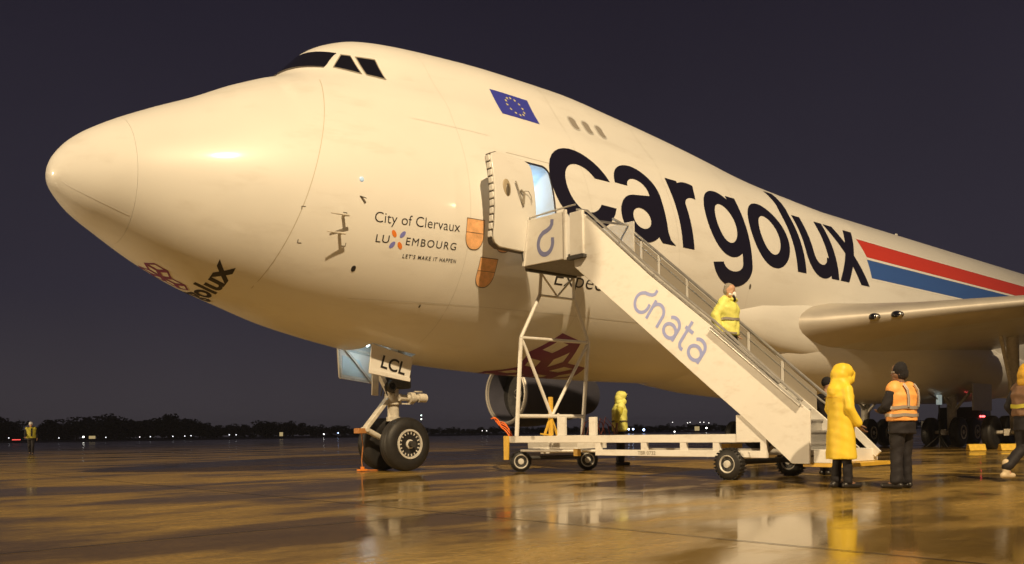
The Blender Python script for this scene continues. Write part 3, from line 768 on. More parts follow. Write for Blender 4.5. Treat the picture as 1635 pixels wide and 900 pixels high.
# gear doors hanging from the bay
def gear_door(side):
    if side > 0:
        T = [(6.42, 0.78, 2.86), (7.52, 0.78, 2.60)]; Bq = [(7.44, 0.72, 2.06), (6.37, 0.72, 2.22)]
        P = T+Bq; n_ = np.cross(np.array(P[1])-np.array(P[0]), np.array(P[2])-np.array(P[1])); n_ /= np.linalg.norm(n_); n_ = n_*np.sign(n_[1])
        b = MB(); b.loft([[np.array(p) for p in P], [np.array(p)-n_*0.045 for p in P]]); o = b.build('gear_door', PAINT, AC, bevel=0.012)
        MB().bar(np.array(P[3])+n_*0.012+(0, 0, .03), np.array(P[2])+n_*0.012+(0, 0, .03), 0.05, 0.085).build('stiffener', STAIRP, o)
        bm = text_bm('LCL', 0.40, 0, 0, width=0.66, bold=0.006); bmesh.ops.triangulate(bm, faces=bm.faces[:])
        for i, v in enumerate(bm.verts): v.index = i
        U = (np.array(P[1])-np.array(P[0])); U /= np.linalg.norm(U); V2 = np.cross(n_, U); V2 *= np.sign(V2[2]); O = np.array(P[3])+U*0.24+V2*0.19+n_*0.004
        t = MB(); t.add([O+U*v.co.x+V2*v.co.y for v in bm.verts], [tuple(v.index for v in f.verts) for f in bm.faces]); bm.free()
        t.build('registration_letters', BLACKP, o, smooth=0)
        return o
    y0 = -0.76; P = [(6.46, 2.95), (7.55, 2.75), (7.36, 2.10), (6.50, 2.20)]
    b = MB(); b.prism(P, 1, y0, y0-0.045); o = b.build('gear_door', PAINT, AC, bevel=0.012); fr = MB()
    for i in range(4): fr.bar((P[i][0], y0+0.03, P[i][1]), (P[(i+1) % 4][0], y0+0.03, P[(i+1) % 4][1]), 0.05, 0.05)
    fr.bar((P[0][0]+0.2, y0+0.05, P[0][1]-0.1), (P[2][0], y0+0.05, P[2][1]), 0.04, 0.05); fr.build('stiffener', GEARP, o)
    MB().prism([(6.58, 2.72), (7.05, 2.62), (7.25, 2.2), (6.58, 2.27)], 1, y0+0.002, y0+0.012).build('inner_skin', mat('cool lit inner skin', (0.55, 0.68, 0.74), 0.5), o)  # bluish colour stands in for cool bay light on the door
    return o
gear_door(1); gear_door(-1)
MB().sphere((6.95, -0.25, 2.95), 0.05).build('bay_lamp', mat('cool lamp lens', (0.9, 0.95, 1), 0.3, emit=(0.75, 0.92, 1.0), estr=14), AC)
lamp('bay_light', (6.95, 0.30, 2.70), 4, 0.05, (0.72, 0.92, 1.0))

# ---- wings
def airfoil(c, t, n=26):
    x = (1-np.cos(np.linspace(0, math.pi, n)))/2
    yt = 5*t*(0.2969*np.sqrt(x)-0.126*x-0.3516*x**2+0.2843*x**3-0.1036*x**4)
    cam_ = 0.012*np.sin(math.pi*x)
    return [(q*c, (a+b)*c) for q, a, b in zip(x[::-1], yt[::-1], cam_[::-1])]+[(q*c, (-a+b)*c) for q, a, b in zip(x[1:], yt[1:], cam_[1:])]
SECT = [(2.3, 18.9, 3.95, 16.5, 0.115), (3.0, 19.75, 4.02, 15.8, 0.108), (3.6, 20.55, 4.10, 15.0, 0.098), (5.0, 22.1, 4.27, 13.6, 0.080), (8.0, 24.95, 4.58, 11.4, 0.062), (12.0, 28.6, 5.0, 8.6, 0.065), (20.0, 35.8, 5.9, 6.0, 0.09), (31.5, 46.0, 7.4, 3.2, 0.085)]
NLE = 6
def wing(side):
    rings = [[(sx+p[0], side*y, z+p[1]) for p in airfoil(c, t)] for y, sx, z, c, t in SECT]
    n = len(rings[0])
    b = MB(); b.loft(rings)
    w = b.build('wing', GREYPAINT, AC, smooth=50)
    mid = n//2
    le = [[(p[0]-0.012, p[1], p[2]+(0.006 if i < mid else -0.006)) for i, p in enumerate(rg)][mid-NLE:mid+NLE+1] for rg in rings[1:]]
    e = MB(); e.loft(le, caps=False, closed=False); e.build('leading_edge', LEM, w, smooth=60)
    return w
wl = wing(1); wing(-1)
def le_pt(y, dz=0.0):
    k = 3; y0, x0, z0 = SECT[3][:3]; y1, x1, z1 = SECT[4][:3]; t = (y-y0)/(y1-y0)
    return (x0+(x1-x0)*t, y, z0+(z1-z0)*t+dz)
for yy in (4.72, 5.22):
    p = le_pt(yy, -0.03)
    lb = MB(); lb.sphere((p[0]+0.02, p[1]-0.05, p[2]), (0.16, 0.24, 0.13), 18, 10); o = lb.build('landing_light', ALU, wl)
    lb = MB(); lb.sphere((p[0]-0.03, p[1]-0.03, p[2]), (0.13, 0.17, 0.10), 18, 10); lb.build('lens', GLASS, o)
fr = MB(); rings = []
for X, cy, ry, rz, cz in ((16.6, 2.9, 0.05, 0.1, 4.1), (17.3, 2.80, 0.24, 0.42, 4.08), (18.3, 2.78, 0.38, 0.68, 4.06), (19.4, 2.76, 0.44, 0.84, 4.05), (20.6, 2.76, 0.50, 0.95, 4.05), (23, 2.78, 0.55, 1.0, 4.0), (28, 2.9, 0.7, 1.0, 3.9), (34, 2.9, 0.5, 0.8, 3.8), (38, 2.8, 0.1, 0.1, 3.8)):
    rings.append([(X, cy+ry*math.cos(a), cz+rz*math.sin(a)) for a in np.arange(28)*2*math.pi/28])
fr.loft(rings); fr.build('wing_root_fairing', PAINT, AC, smooth=60)
bf = MB(); rings = []
for X, w2, zb2 in ((16.5, 1.6, 2.42), (18, 2.5, 2.22), (20, 3.0, 2.02), (23, 3.35, 1.86), (30, 3.45, 1.82), (38, 3.2, 1.9), (42, 2.7, 2.1), (45, 1.8, 2.45)):
    rings.append([(X, w2*abs(math.cos(a))**0.8*(1 if math.cos(a) > 0 else -1), 3.7+((3.7-zb2) if math.sin(a) < 0 else 0.6)*math.sin(a)) for a in np.arange(36)*2*math.pi/36])
bf.loft(rings); bf.build('belly_fairing', PAINT, AC, smooth=60)
# tail surfaces
fn = MB(); fn.loft([[(56+sx+p[0], p[1], z) for p in airfoil(c, 0.1, 14)] for z, sx, c in ((8.3, 0, 11.5), (13, 4.2, 8.5), (19.3, 9.8, 4.2))]); fn.build('fin', mat('fin red', (0.5, 0.05, 0.05), 0.35), AC, smooth=50)
for sd in (1, -1):
    b = MB(); b.loft([[(59+sx+p[0], sd*yv, z+p[1]) for p in airfoil(c, 0.09, 14)] for yv, sx, z, c in ((0.6, 0, 7.4, 8), (11, 7.6, 8.6, 2.6))]); b.build('tailplane', GREYPAINT, AC, smooth=50)
# ---- engines
NACM = mat('shaded nacelle paint', (0.09, 0.09, 0.12), 0.35, var=0.08)  # darkened colour stands in for the unlit, shaded cowls
def engine(x, y, z):
    b = MB(); b.lathe([(0.02, 1.22), (0.0, 1.30), (0.10, 1.40), (0.6, 1.47), (1.8, 1.45), (3.2, 1.30), (4.6, 1.02), (5.2, 0.88), (5.2, 0.80), (4.0, 0.86), (1.25, 1.20), (1.2, 0.05), (1.15, 0.05), (1.15, 1.20), (0.4, 1.18), (0.02, 1.22)], (x, y, z), (1, 0, 0), 44, caps=False)
    e = b.build('engine', NACM, AC, smooth=35)
    lp = MB(); lp.lathe([(0.16, 1.408), (0.05, 1.365), (-0.012, 1.30), (-0.005, 1.235), (0.10, 1.195), (0.12, 1.20), (0.03, 1.25), (0.03, 1.30), (0.16, 1.39), (0.16, 1.408)], (x, y, z), (1, 0, 0), 44, caps=False); lp.build('inlet_lip', LEM, e, smooth=60)
    fd = MB(); fd.lathe([(1.0, 1.185), (1.04, 1.185)], (x, y, z), (1, 0, 0), 40); fd.build('fan_face', DARKM, e)
    sp_ = MB(); sp_.lathe([(0.55, 0.01), (0.62, 0.10), (0.8, 0.24), (1.02, 0.36)], (x, y, z), (1, 0, 0), 24); s3 = sp_.build('spinner', DARKM, e)
    cc = MB(); cc.lathe([(0.70, 0.175), (0.76, 0.225), (0.79, 0.242), (0.73, 0.195)], (x, y, z), (1, 0, 0), 24); cc.build('spiral_mark', STRW, s3)
    py = MB(); py.loft([[(x+2.2, y-0.16, z+1.3), (x+7.5, y-0.16, z+2.2), (x+7.5, y+0.16, z+2.2), (x+2.2, y+0.16, z+1.3)], [(x+3.2, y-0.14, z+2.3), (x+8.5, y-0.14, z+2.9), (x+8.5, y+0.14, z+2.9), (x+3.2, y+0.14, z+2.3)]]); py.build('pylon', GREYPAINT, e, smooth=0)
    return e
for x, y, z in ((21.36, -11.7, 2.56), (29.6, -20.85, 3.15), (21.36, 11.7, 2.56), (29.6, 20.85, 3.15)): engine(x, y, z)
# ---- main gear
def main_gear(x, y, top, lean):
    b = MB(); b.tube((x, y, 0.75), (x+lean, y, top), 0.17, 0.22, 18); b.bar((x-0.85, y, 0.62), (x+0.85, y, 0.62), 0.2, 0.24); b.tube((x-0.73, y-0.7, 0.62), (x-0.73, y+0.7, 0.62), 0.07); b.tube((x+0.73, y-0.7, 0.62), (x+0.73, y+0.7, 0.62), 0.07)
    b.tube((x+0.02, y, 1.6), (x-1.5, y, top), 0.07); b.tube((x, y+0.1, 1.5), (x+0.05, y+1.0, top), 0.06)
    g_ = b.build('main_gear', GEARP, AC)
    for dx in (-0.73, 0.73):
        for dy, fd in ((0.56, 1), (-0.56, -1)):
            wheel_mesh(x+dx, y+dy, 0.62, 0.62, 0.42, fd, g_, 0.285, spokes=10)
    return g_
main_gear(34.6, 1.9, 2.6, 0.1); main_gear(34.6, -1.9, 2.6, 0.1); mg = main_gear(31.2, 5.5, 4.4, -0.2); main_gear(31.2, -5.5, 4.4, -0.2)
b = MB(); b.box(30.6, 31.9, 6.2, 6.26, 1.6, 3.7); b.build('gear_door', PAINT, AC, bevel=0.01)
b = MB(); b.box(33.6, 35.6, 3.1, 3.15, 1.5, 2.6); b.build('gear_door', GREYPAINT, AC, bevel=0.01)

# ================================================================== passenger stairs
SX0, SX1 = 8.40, 10.10
ST = empty('passenger_stairs', (9.25, 6.5, 0))
tag(ST, 'white mobile boarding stairs with lilac lettering leading up to the open door', 'boarding stairs')
# near side panel
near = [(5.30, 4.30), (5.34, 5.15), (6.98, 3.70), (8.33, 2.63), (9.99, 1.23), (10.12, 1.13), (10.11, 0.30), (9.80, 0.30), (8.83, 1.12), (8.21, 1.61), (6.24, 3.20), (5.06, 4.14), (5.06, 4.28)]
MB().prism(near, 0, SX0, SX0+0.045).build('side_panel', STAIRP, ST, bevel=0.008)
far = [(5.30, 4.30), (5.30, 4.50), (10.0, 0.60), (10.11, 0.5), (10.11, 0.30), (9.80, 0.30), (8.83, 1.12), (6.24, 3.20), (5.06, 4.14)]
MB().prism(far, 0, SX1-0.04, SX1).build('side_panel', STAIRP, ST, bevel=0.008)
# treads from the platform to the ground
NS = 21
for k in range(NS):
    t = (k+0.5)/NS; y0 = 5.15+t*4.85; z0 = 4.36-t*4.02
    MB().box(SX0+0.05, SX1-0.05, y0-0.02, y0+0.26, z0-0.03, z0).build('tread', DECKG, ST, smooth=0)
    MB().box(SX0+0.05, SX1-0.05, y0-0.022, y0-0.002, z0-0.001, z0+0.19).build('riser', STAIRM, ST, smooth=0)
MB().box(SX0+0.06, SX1-0.06, 9.98, 10.42, 0.312, 0.52).build('bottom_step', STAIRP, ST, bevel=0.01)
MB().box(SX0+0.06, SX1-0.06, 9.96, 10.66, 0.25, 0.31).build('step_edge', YELP, ST, bevel=0.005)
b = MB(); b.bar((SX1-0.2, 9.9, 1.0), (SX1-0.2, 10.5, 0.42), 0.05, 0.12); b.build('toe_rail', STAIRP, ST)
# platform
MB().box(SX0, SX1, 3.60, 5.20, 4.33, 4.42).build('platform_deck', DECKG, ST, bevel=0.01)
pn = MB(); pn.prism([(3.66, 4.35), (3.84, 5.29), (4.88, 5.28), (4.89, 4.33)], 0, 8.33, 8.37); pp = pn.build('platform_panel', STAIRP, ST, bevel=0.006)
pn = MB(); pn.bar((8.325, 3.66, 4.35), (8.325, 3.84, 5.29), 0.05, 0.05, (1, 0, 0)); pn.bar((8.325, 4.90, 4.30), (8.325, 4.90, 5.30), 0.05, 0.06, (1, 0, 0)); pn.build('panel_trim', STAIRP, ST)
MB().box(8.35, 8.42, 4.99, 5.34, 4.36, 5.22).build('platform_column', STAIRP, ST, bevel=0.012)
MB().box(8.30, 8.44, 4.95, 5.40, 4.28, 4.34).build('column_foot', DARKM, ST)
MB().prism([(3.66, 4.35), (3.84, 5.29), (5.2, 5.28), (5.2, 4.33)], 0, SX1-0.03, SX1).build('platform_panel', STAIRP, ST)
rl = MB(); rl.path([(8.36, 3.75, 5.34), (8.36, 4.9, 5.36), (8.36, 5.15, 5.36)], 0.02); rl.build('platform_rail', STAIRM, ST)
b = MB(); b.path([(8.30, 3.68, 4.45), (8.28, 3.62, 4.8), (8.30, 3.70, 5.1)], 0.018); b.build('bumper_cord', DARKM, ST)
b = MB(); b.box(SX0+0.1, SX1-0.1, 3.50, 3.62, 4.28, 4.44); b.build('door_bumper', DARKM, ST, bevel=0.03)
# handrails
def rail_line(x, pts, r, name='handrail', m=STAIRM):
    MB().path([(x, p[0], p[1]) for p in pts], r, 10).build(name, m, ST)
rail_line(8.43, [(5.12, 5.28), (5.40, 5.20), (7.0, 3.80), (8.34, 2.73), (9.98, 1.30)], 0.024)
rail_line(8.40, [(5.42, 5.10), (6.98, 3.74), (8.33, 2.67), (9.6, 1.60)], 0.015, 'rail_trim')
frl = [(4.54, 5.46), (4.80, 5.30), (7.09, 3.14+0.02), (7.83, 2.56), (9.37, 1.50), (9.9, 1.05)]
rail_line(SX1, [(4.60, 5.44), (5.0, 5.20), (9.37, 1.53), (9.8, 1.20)], 0.028)
rail_line(SX1, [(5.0, 5.03), (9.37, 1.36), (9.8, 1.05)], 0.018, 'rail_trim')
def zrail(y): return 5.20+(y-5.0)*(1.53-5.20)/(4.37)
for k, (ya, yb) in enumerate(((5.05, 5.35), (5.42, 5.80), (5.88, 6.5), (6.58, 7.2), (7.28, 7.9), (7.98, 8.6), (8.68, 9.3))):
    za, zb_ = zrail(ya)-0.06, zrail(yb)-0.06
    MB().prism([(ya, za), (yb, zb_), (yb, zb_-0.36), (ya, za-0.36)], 0, SX1-0.012, SX1+0.004).build('rail_infill', BRONZE, ST, smooth=0)
    MB().bar((SX1, ya-0.04, zrail(ya)-0.02), (SX1, ya-0.04, zrail(ya)-0.50), 0.035, 0.05, (0, 1, 0)).build('rail_post', STAIRP, ST)
b = MB(); b.bar((8.45, 5.55, 4.98), (SX1, 5.05, 5.22), 0.03, 0.04); b.build('rail_crossbar', STAIRM, ST)
b = MB(); b.tube((8.36, 8.30, 2.60), (8.36, 9.98, 1.22), 0.03); b.build('grab_bar', STAIRM, ST)
# chassis
ch = MB()
ch.box(8.46, 8.54, 2.97, 9.0, 0.635, 0.775); ch.box(8.46, 8.54, 5.50, 9.30, 0.385, 0.50)
ch.box(SX1-0.2, SX1-0.12, 2.97, 9.2, 0.635, 0.775); ch.box(SX1-0.2, SX1-0.12, 5.5, 9.2, 0.385, 0.50)
for y in (3.0, 5.0, 7.0, 9.0): ch.box(8.54, SX1-0.2, y, y+0.1, 0.66, 0.75)
chs = ch.build('chassis', STAIRP, ST, bevel=0.006)
for y in (5.50, 6.65, 7.55, 8.25): MB().box(8.465, 8.535, y, y+0.13, 0.50, 0.635).build('chassis_post', STAIRP, chs, smooth=0)
MB().prism([(8.74, 0.776), (8.74, 1.10), (8.89, 1.10), (9.32, 0.77), (9.32, 0.38), (9.02, 0.38), (8.98, 0.50), (9.2, 0.50), (9.2, 0.64), (8.74, 0.64)], 0, 8.44, 8.50).build('rear_bracket', STAIRP, chs, bevel=0.006)
b = MB(); b.bar((8.45, 8.95, 1.05), (8.45, 9.50, 0.58), 0.05, 0.06); b.bar((8.6, 9.2, 0.45), (8.6, 9.6, 0.8), 0.04, 0.05); b.build('slide_rail', SEAM, chs)
for y in (4.45, 5.30): MB().box(8.50, 8.58, y, y+0.17, 0.776, 1.16+(0.0 if y < 5 else -0.02)).build('upright_stub', STAIRP, chs, bevel=0.01)
MB().box(8.50, 8.53, 4.42, 4.45, 0.776, 1.24).build('upright_stub', STAIRP, chs)
b = MB(); b.box(8.9, 9.8, 3.1, 4.6, 0.50, 0.64); b.box(8.7, 9.9, 3.7, 3.8, 0.40, 0.5); b.tube((8.6, 3.2, 0.46), (8.9, 5.2, 0.46), 0.03); b.build('front_subframe', STAIRP, chs)
MB().box(8.42, 8.46, 2.83, 2.98, 0.26, 0.78).build('corner_post', YELP, ST, bevel=0.006)
MB().box(8.62, 8.72, 4.75, 4.87, 0.36, 0.50).build('jack_pad', YELP, ST, bevel=0.006)
MB().box(9.2, 9.6, 7.9, 8.1, 0.52, 0.60).build('battery_box', YELP, ST, bevel=0.01)
b = MB(); b.tube((9.22, 3.5, 0.78), (9.22, 3.5, 1.62), 0.055, n=16); lift = b.build('lift_ram', YELP, ST)
b = MB(); b.bar((9.22, 3.5, 1.2), (9.02, 3.5, 0.78), 0.04, 0.04); b.bar((9.22, 3.5, 1.2), (9.42, 3.5, 0.78), 0.04, 0.04); b.bar((8.9, 3.5, 0.82), (9.15, 3.6, 0.78), 0.04, 0.03); b.build('ram_brace', YELP, lift)
# support frame
FY = 3.55
def ftube(name, a, c, r=0.036): MB().tube((a[0], FY, a[1]), (c[0], FY, c[1]), r, n=12).build(name, STAIRP, ST)
P_ = {'bl': (8.16, 0.78), 'ml': (8.32, 2.86), 'ul': (8.89, 3.81), 'tl': (8.94, 4.32), 'br': (10.16, 0.78), 'mr': (10.39, 2.87), 'ur': (9.94, 3.81), 'tr': (9.94, 4.32)}
ftube('frame_post', P_['bl'], P_['ml'], 0.046); ftube('frame_post', P_['br'], P_['mr'], 0.046)
ftube('frame_post', P_['ml'], P_['ul'], 0.04); ftube('frame_post', P_['mr'], P_['ur'], 0.04)
ftube('frame_post', P_['ul'], P_['tl']); ftube('frame_post', P_['ur'], P_['tr'])
ftube('frame_rail', P_['ml'], P_['mr']); ftube('frame_rail', P_['ul'], P_['ur'], 0.026); ftube('frame_rail', (8.20, 1.20), (10.22, 1.20), 0.042)
ftube('frame_brace', (8.36, 2.80), (9.20, 1.20)); ftube('frame_brace', (10.34, 2.80), (9.20, 1.20))
ftube('frame_brace', (8.93, 4.3), (9.42, 3.83), 0.022); ftube('frame_brace', (9.94, 4.3), (9.42, 3.83), 0.022)
# wheels
def stair_wheel(x, y, turn=0.0, r=0.27, w=0.20):
    e = MB(); prof = [(-w/2+0.02, 0.13), (-w/2, 0.16), (-w/2+0.01, r*0.82), (-w/2+0.04, r*0.95), (-w*0.2, r), (w*0.2, r), (w/2-0.04, r*0.95), (w/2-0.01, r*0.82), (w/2, 0.16), (w/2-0.02, 0.13)]
    d = (-math.cos(turn), math.sin(turn), 0)
    e.lathe(prof, (x, y, r), d, 36)
    for k in range(26):
        a = 2*math.pi*k/26; dd, s_, t_ = basis(d); q = np.array((x, y, r))+(r+0.002)*(math.cos(a)*s_+math.sin(a)*t_)
        e.bar(q-dd*w*0.42, q+dd*w*0.42, 0.03, 0.012, q-np.array((x, y, r)))
    t = e.build('wheel', RUBBER, ST, smooth=40)
    q = MB(); q.lathe([(w/2-0.05, 0.15), (w/2-0.005, 0.155), (w/2, 0.145), (w/2-0.03, 0.12), (w/2-0.035, 0.07), (w/2+0.01, 0.06), (w/2+0.015, 0.02)], (x, y, r), d, 28); rm = q.build('rim', RIMW, t)
    for k in range(6):
        a = math.pi*k/3; dd, s_, t_ = basis(d); c = np.array((x, y, r))+dd*(w/2-0.03)+0.095*(math.cos(a)*s_+math.sin(a)*t_)
        q = MB(); q.tube(c, c+dd*0.02, 0.016, n=8); q.build('wheel_nut', DARKM, rm)
stair_wheel(8.46, 8.60, r=0.27); stair_wheel(10.15, 8.75)
stair_wheel(8.62, 3.16, R(55), r=0.225, w=.17); stair_wheel(10.10, 3.75, R(50), r=0.225, w=.17)
b = MB(); b.tube((8.5, 8.6, 0.3), (10.1, 8.75, 0.3), 0.05); b.tube((8.7, 3.2, 0.3), (10.0, 3.7, 0.3), 0.045); b.bar((8.6, 8.5, 0.3), (8.6, 8.5, 0.5), 0.1, 0.1, (0, 1, 0)); b.build('axle', DARKM, ST)
# cable hanging at the corner
cbm = MB(); base = np.array((8.46, 2.95, 0.80))
for j in range(4):
    L = []
    for k in range(12):
        t = k/11; L.append((8.45+0.03*j+0.03*math.sin(7*t+j), 2.40+0.60*t+0.03*math.sin(5*t+2*j), 1.17-0.12*t-0.28*t*t+0.03*math.sin(9*t+j)))
    cbm.path(L, 0.014, 6)
cbl = cbm.build('orange_cable', ORCABLE, None, origin=(8.46, 2.95, 0.0))
tag(cbl, 'orange cable looped over the front corner of the boarding stairs', 'cable')
hs_ = MB()
for j in range(5):
    hs_.path([(10.1+0.05*j, 3.6+0.1*j, 0.78), (10.15+0.06*j, 3.65+0.1*j, 1.05+0.03*j), (10.3+0.05*j, 3.7+0.12*j, 1.15-0.05*j), (10.35+0.04*j, 3.8+0.1*j, 0.78)], 0.013, 6)
hs_.build('hose_loop', mat('dull red hose', (0.25, 0.06, 0.05), 0.5), ST)

# ---- operator lettering drawn with strokes (two emblem forms and the word)
def stroke(pts, w):
    pts = np.array(pts, float); d = np.gradient(pts, axis=0); d /= np.linalg.norm(d, axis=1)[:, None]+1e-9; nn = np.stack([-d[:, 1], d[:, 0]], 1)*w/2
    return [tuple(p) for p in pts+nn], [tuple(p) for p in pts-nn]
def arc(cx, cy, rx, ry, a0, a1, n=22): return [(cx+rx*math.cos(R(a0+(a1-a0)*k/n)), cy+ry*math.sin(R(a0+(a1-a0)*k/n))) for k in range(n+1)]
def glyph_d(w):   # a drop-shaped bowl whose stroke swings up into the ascender
    return [[(0.90, 0.62)]+arc(0.46, 0.45, 0.44, 0.45, 12, -90, 10)+arc(0.46, 0.45, 0.44, 0.45, -90, -232, 18)+[(0.33, 0.90), (0.58, 0.96), (0.76, 1.04), (0.86, 1.16), (0.88, 1.36)]]
def glyph_n(w): return [[(0.0, 0.0), (0.0, 0.97)], arc(0.38, 0.56, 0.38, 0.38, 180, 0, 16)+[(0.76, 0.0)]]
def glyph_a(w): return [arc(0.40, 0.60, 0.38, 0.34, 140, 0, 12)+[(0.78, 0.0)], arc(0.40, 0.30, 0.37, 0.30, 0, 360, 26)]
def glyph_t(w): return [[(0.18, 1.32), (0.18, 0.30)]+arc(0.42, 0.26, 0.24, 0.24, 180, 285, 8), [(0.0, 0.93), (0.52, 0.93)]]
def glyph_obj(name, strokes, place, w, m, parent):
    b = MB()
    for k, L in enumerate(strokes):
        L2 = [L[0]]
        for p, q in zip(L[:-1], L[1:]): L2.append(q)
        o_, i_ = stroke(L2, w)
        for j in range(len(o_)-1):
            b.add([place(p, 0.001*k) for p in (o_[j], o_[j+1], i_[j+1], i_[j])], [(0, 1, 2, 3)])
    return b.build(name, m, parent, smooth=0, recalc=False)
LIL = mat('lilac blue film', (0.25, 0.31, 0.74), 0.4)
sl = math.atan2(-(3.69-2.08), 8.97-6.98)
def place_word(ox, oy, sc, ang, xpl):
    c, s_ = math.cos(ang), math.sin(ang)
    return lambda p, k: (xpl-0.004-k, oy+sc*(p[0]*c-p[1]*s_), 0) if False else (xpl-0.004-k, ox+sc*(p[0]*c-p[1]*s_), oy+sc*(p[0]*s_+p[1]*c))
gx = 0.0; base_p = (6.53, 3.20); sc_ = 0.40
adv = {'d': 1.10, 'n': 1.08, 'a': 1.02, 't': 0.72}
for chq in 'dnata':
    st_ = {'d': glyph_d, 'n': glyph_n, 'a': glyph_a, 't': glyph_t}[chq](0.15)
    ang = sl
    ox = base_p[0]+gx*sc_*math.cos(ang); oy = base_p[1]+gx*sc_*math.sin(ang)
    glyph_obj('operator_letter', st_, place_word(ox, oy, sc_, ang, SX0), 0.155, LIL, ST)
    gx += adv[chq]
LIL2 = mat('slate lilac film', (0.20, 0.22, 0.44), 0.45)
glyph_obj('operator_emblem', glyph_d(0.15), lambda p, k: (8.326-k, 4.10+0.48*p[0], 4.50+0.50*p[1]), 0.19, LIL2, ST)
bm = text_bm('TBR 0732', 0.10, 0, 0, width=0.42, bold=0.001); bmesh.ops.triangulate(bm, faces=bm.faces[:])
for i, v in enumerate(bm.verts): v.index = i
t = MB(); t.add([(8.456, 6.58+v.co.x, 0.41+v.co.y) for v in bm.verts], [tuple(v.index for v in f.verts) for f in bm.faces]); bm.free()
t.build('fleet_number', SEAM, ST, smooth=0)
HAZE = 0.00026

# ================================================================== people
SKIN = mat('skin', (0.55, 0.33, 0.22), 0.5, var=0.08, vscale=20)
SKIND = mat('skin deep', (0.22, 0.12, 0.075), 0.5, var=0.1, vscale=20)
COATY = mat('yellow rain coat', (0.86, 0.62, 0.045), 0.55, var=0.08, vscale=4, bump=0.18, bscale=7)
HIVIS = mat('lime hi-vis cloth', (0.80, 0.79, 0.20), 0.6, var=0.10, vscale=8, bump=0.4, bscale=12)
HIVIS2 = mat('dull hi-vis cloth', (0.55, 0.50, 0.05), 0.6, var=0.15, vscale=8, bump=0.4, bscale=12)
ORVEST = mat('orange hi-vis vest', (0.95, 0.44, 0.12), 0.55, var=0.12, vscale=8, bump=0.35, bscale=12)
REFL = mat('reflective tape', (0.42, 0.38, 0.34), 0.3, metal=0.3)
DARKC = mat('dark work cloth', (0.010, 0.008, 0.012), 0.75, var=0.3, vscale=7, bump=0.5, bscale=10)
NAVYC = mat('navy trousers', (0.018, 0.020, 0.045), 0.75, var=0.3, vscale=7, bump=0.5, bscale=10)
BOOT = mat('boot leather', (0.02, 0.017, 0.016), 0.4, var=0.2, vscale=12)
HAIRG = mat('grey hair', (0.30, 0.27, 0.22), 0.6, bump=0.8, bscale=60)
WHITEC = mat('white mask cloth', (0.8, 0.8, 0.8), 0.7)
KNIT = mat('black knit', (0.012, 0.011, 0.014), 0.9, bump=0.8, bscale=80)

def capsule(bmx, p0, p1, r0, r1, n=12, flat=1.0):
    p0 = np.array(p0, float); p1 = np.array(p1, float); d, s, t = basis(p1-p0); L = np.linalg.norm(p1-p0); rings = []
    for k in range(5):
        a = math.pi/2*(1-k/4.0); rings.append((-r0*math.sin(a), max(r0*math.cos(a), 0.002)))
    for k in range(5):
        a = math.pi/2*(k/4.0); rings.append((L+r1*math.sin(a), max(r1*math.cos(a), 0.002)))
    bmx.loft([[p0+d*h+r*(math.cos(q)*s+flat*math.sin(q)*t) for q in np.arange(n)*2*math.pi/n] for h, r in rings])
def ell_rings(bmx, spec, n=20):
    # spec: (cx, cy, z, rx, ry)
    bmx.loft([[(c[0]+c[3]*math.cos(a), c[1]+c[4]*math.sin(a), c[2]) for a in np.arange(n)*2*math.pi/n] for c in spec])
def blob(name, bmx, m, parent, vox=0.013, smooth=4, fold=0.0, extra=None, seed=0):
    me = bpy.data.meshes.new(name); me.from_pydata(bmx.v, [], bmx.f)
    q = bmesh.new(); q.from_mesh(me); bmesh.ops.recalc_face_normals(q, faces=q.faces); q.to_mesh(me); q.free()
    ob = bpy.data.objects.new('tmp', me); COL.objects.link(ob)
    md = ob.modifiers.new('r', 'REMESH'); md.mode = 'VOXEL'; md.voxel_size = vox
    ms = ob.modifiers.new('s', 'SMOOTH'); ms.factor = 0.5; ms.iterations = smooth
    dg = bpy.context.evaluated_depsgraph_get(); dg.update()
    me2 = bpy.data.meshes.new_from_object(ob.evaluated_get(dg)); bpy.data.objects.remove(ob)
    if fold > 0:
        co = np.zeros(len(me2.vertices)*3); me2.vertices.foreach_get('co', co); co = co.reshape(-1, 3)
        no = np.array([v.normal[:] for v in me2.vertices]); ph = seed*1.7
        f = (np.sin(co[:, 2]*23+4*np.sin(co[:, 0]*9+ph)+3*co[:, 1])*0.5+np.sin(co[:, 0]*31+co[:, 2]*8+ph+2*np.sin(co[:, 1]*13))*0.6+np.sin(co[:, 2]*47+co[:, 1]*29+ph*2)*0.35)
        co += no*(f*fold)[:, None]; me2.vertices.foreach_set('co', co.ravel()); me2.update()
    if extra:
        q = bmesh.new(); q.from_mesh(me2); t = bpy.data.meshes.new('x'); t.from_pydata(extra.v, [], extra.f); q.from_mesh(t); bmesh.ops.recalc_face_normals(q, faces=q.faces); q.to_mesh(me2); q.free(); bpy.data.meshes.remove(t)
    me2.materials.clear(); me2.materials.append(m)
    me2.polygons.foreach_set('use_smooth', [True]*len(me2.polygons)); me2.name = name
    o = bpy.data.objects.new(name, me2); COL.objects.link(o); o.parent = parent
    return o
def bend(a, b_, lens, bulge):
    # elbow / knee position between a and b
    m_ = (np.array(a)+np.array(b_))/2; d = np.linalg.norm(np.array(b_)-np.array(a)); h = math.sqrt(max(lens[0]**2-(d/2)**2, 0.0)); v_ = np.array(bulge, float); return tuple(m_+v_/np.linalg.norm(v_)*h)
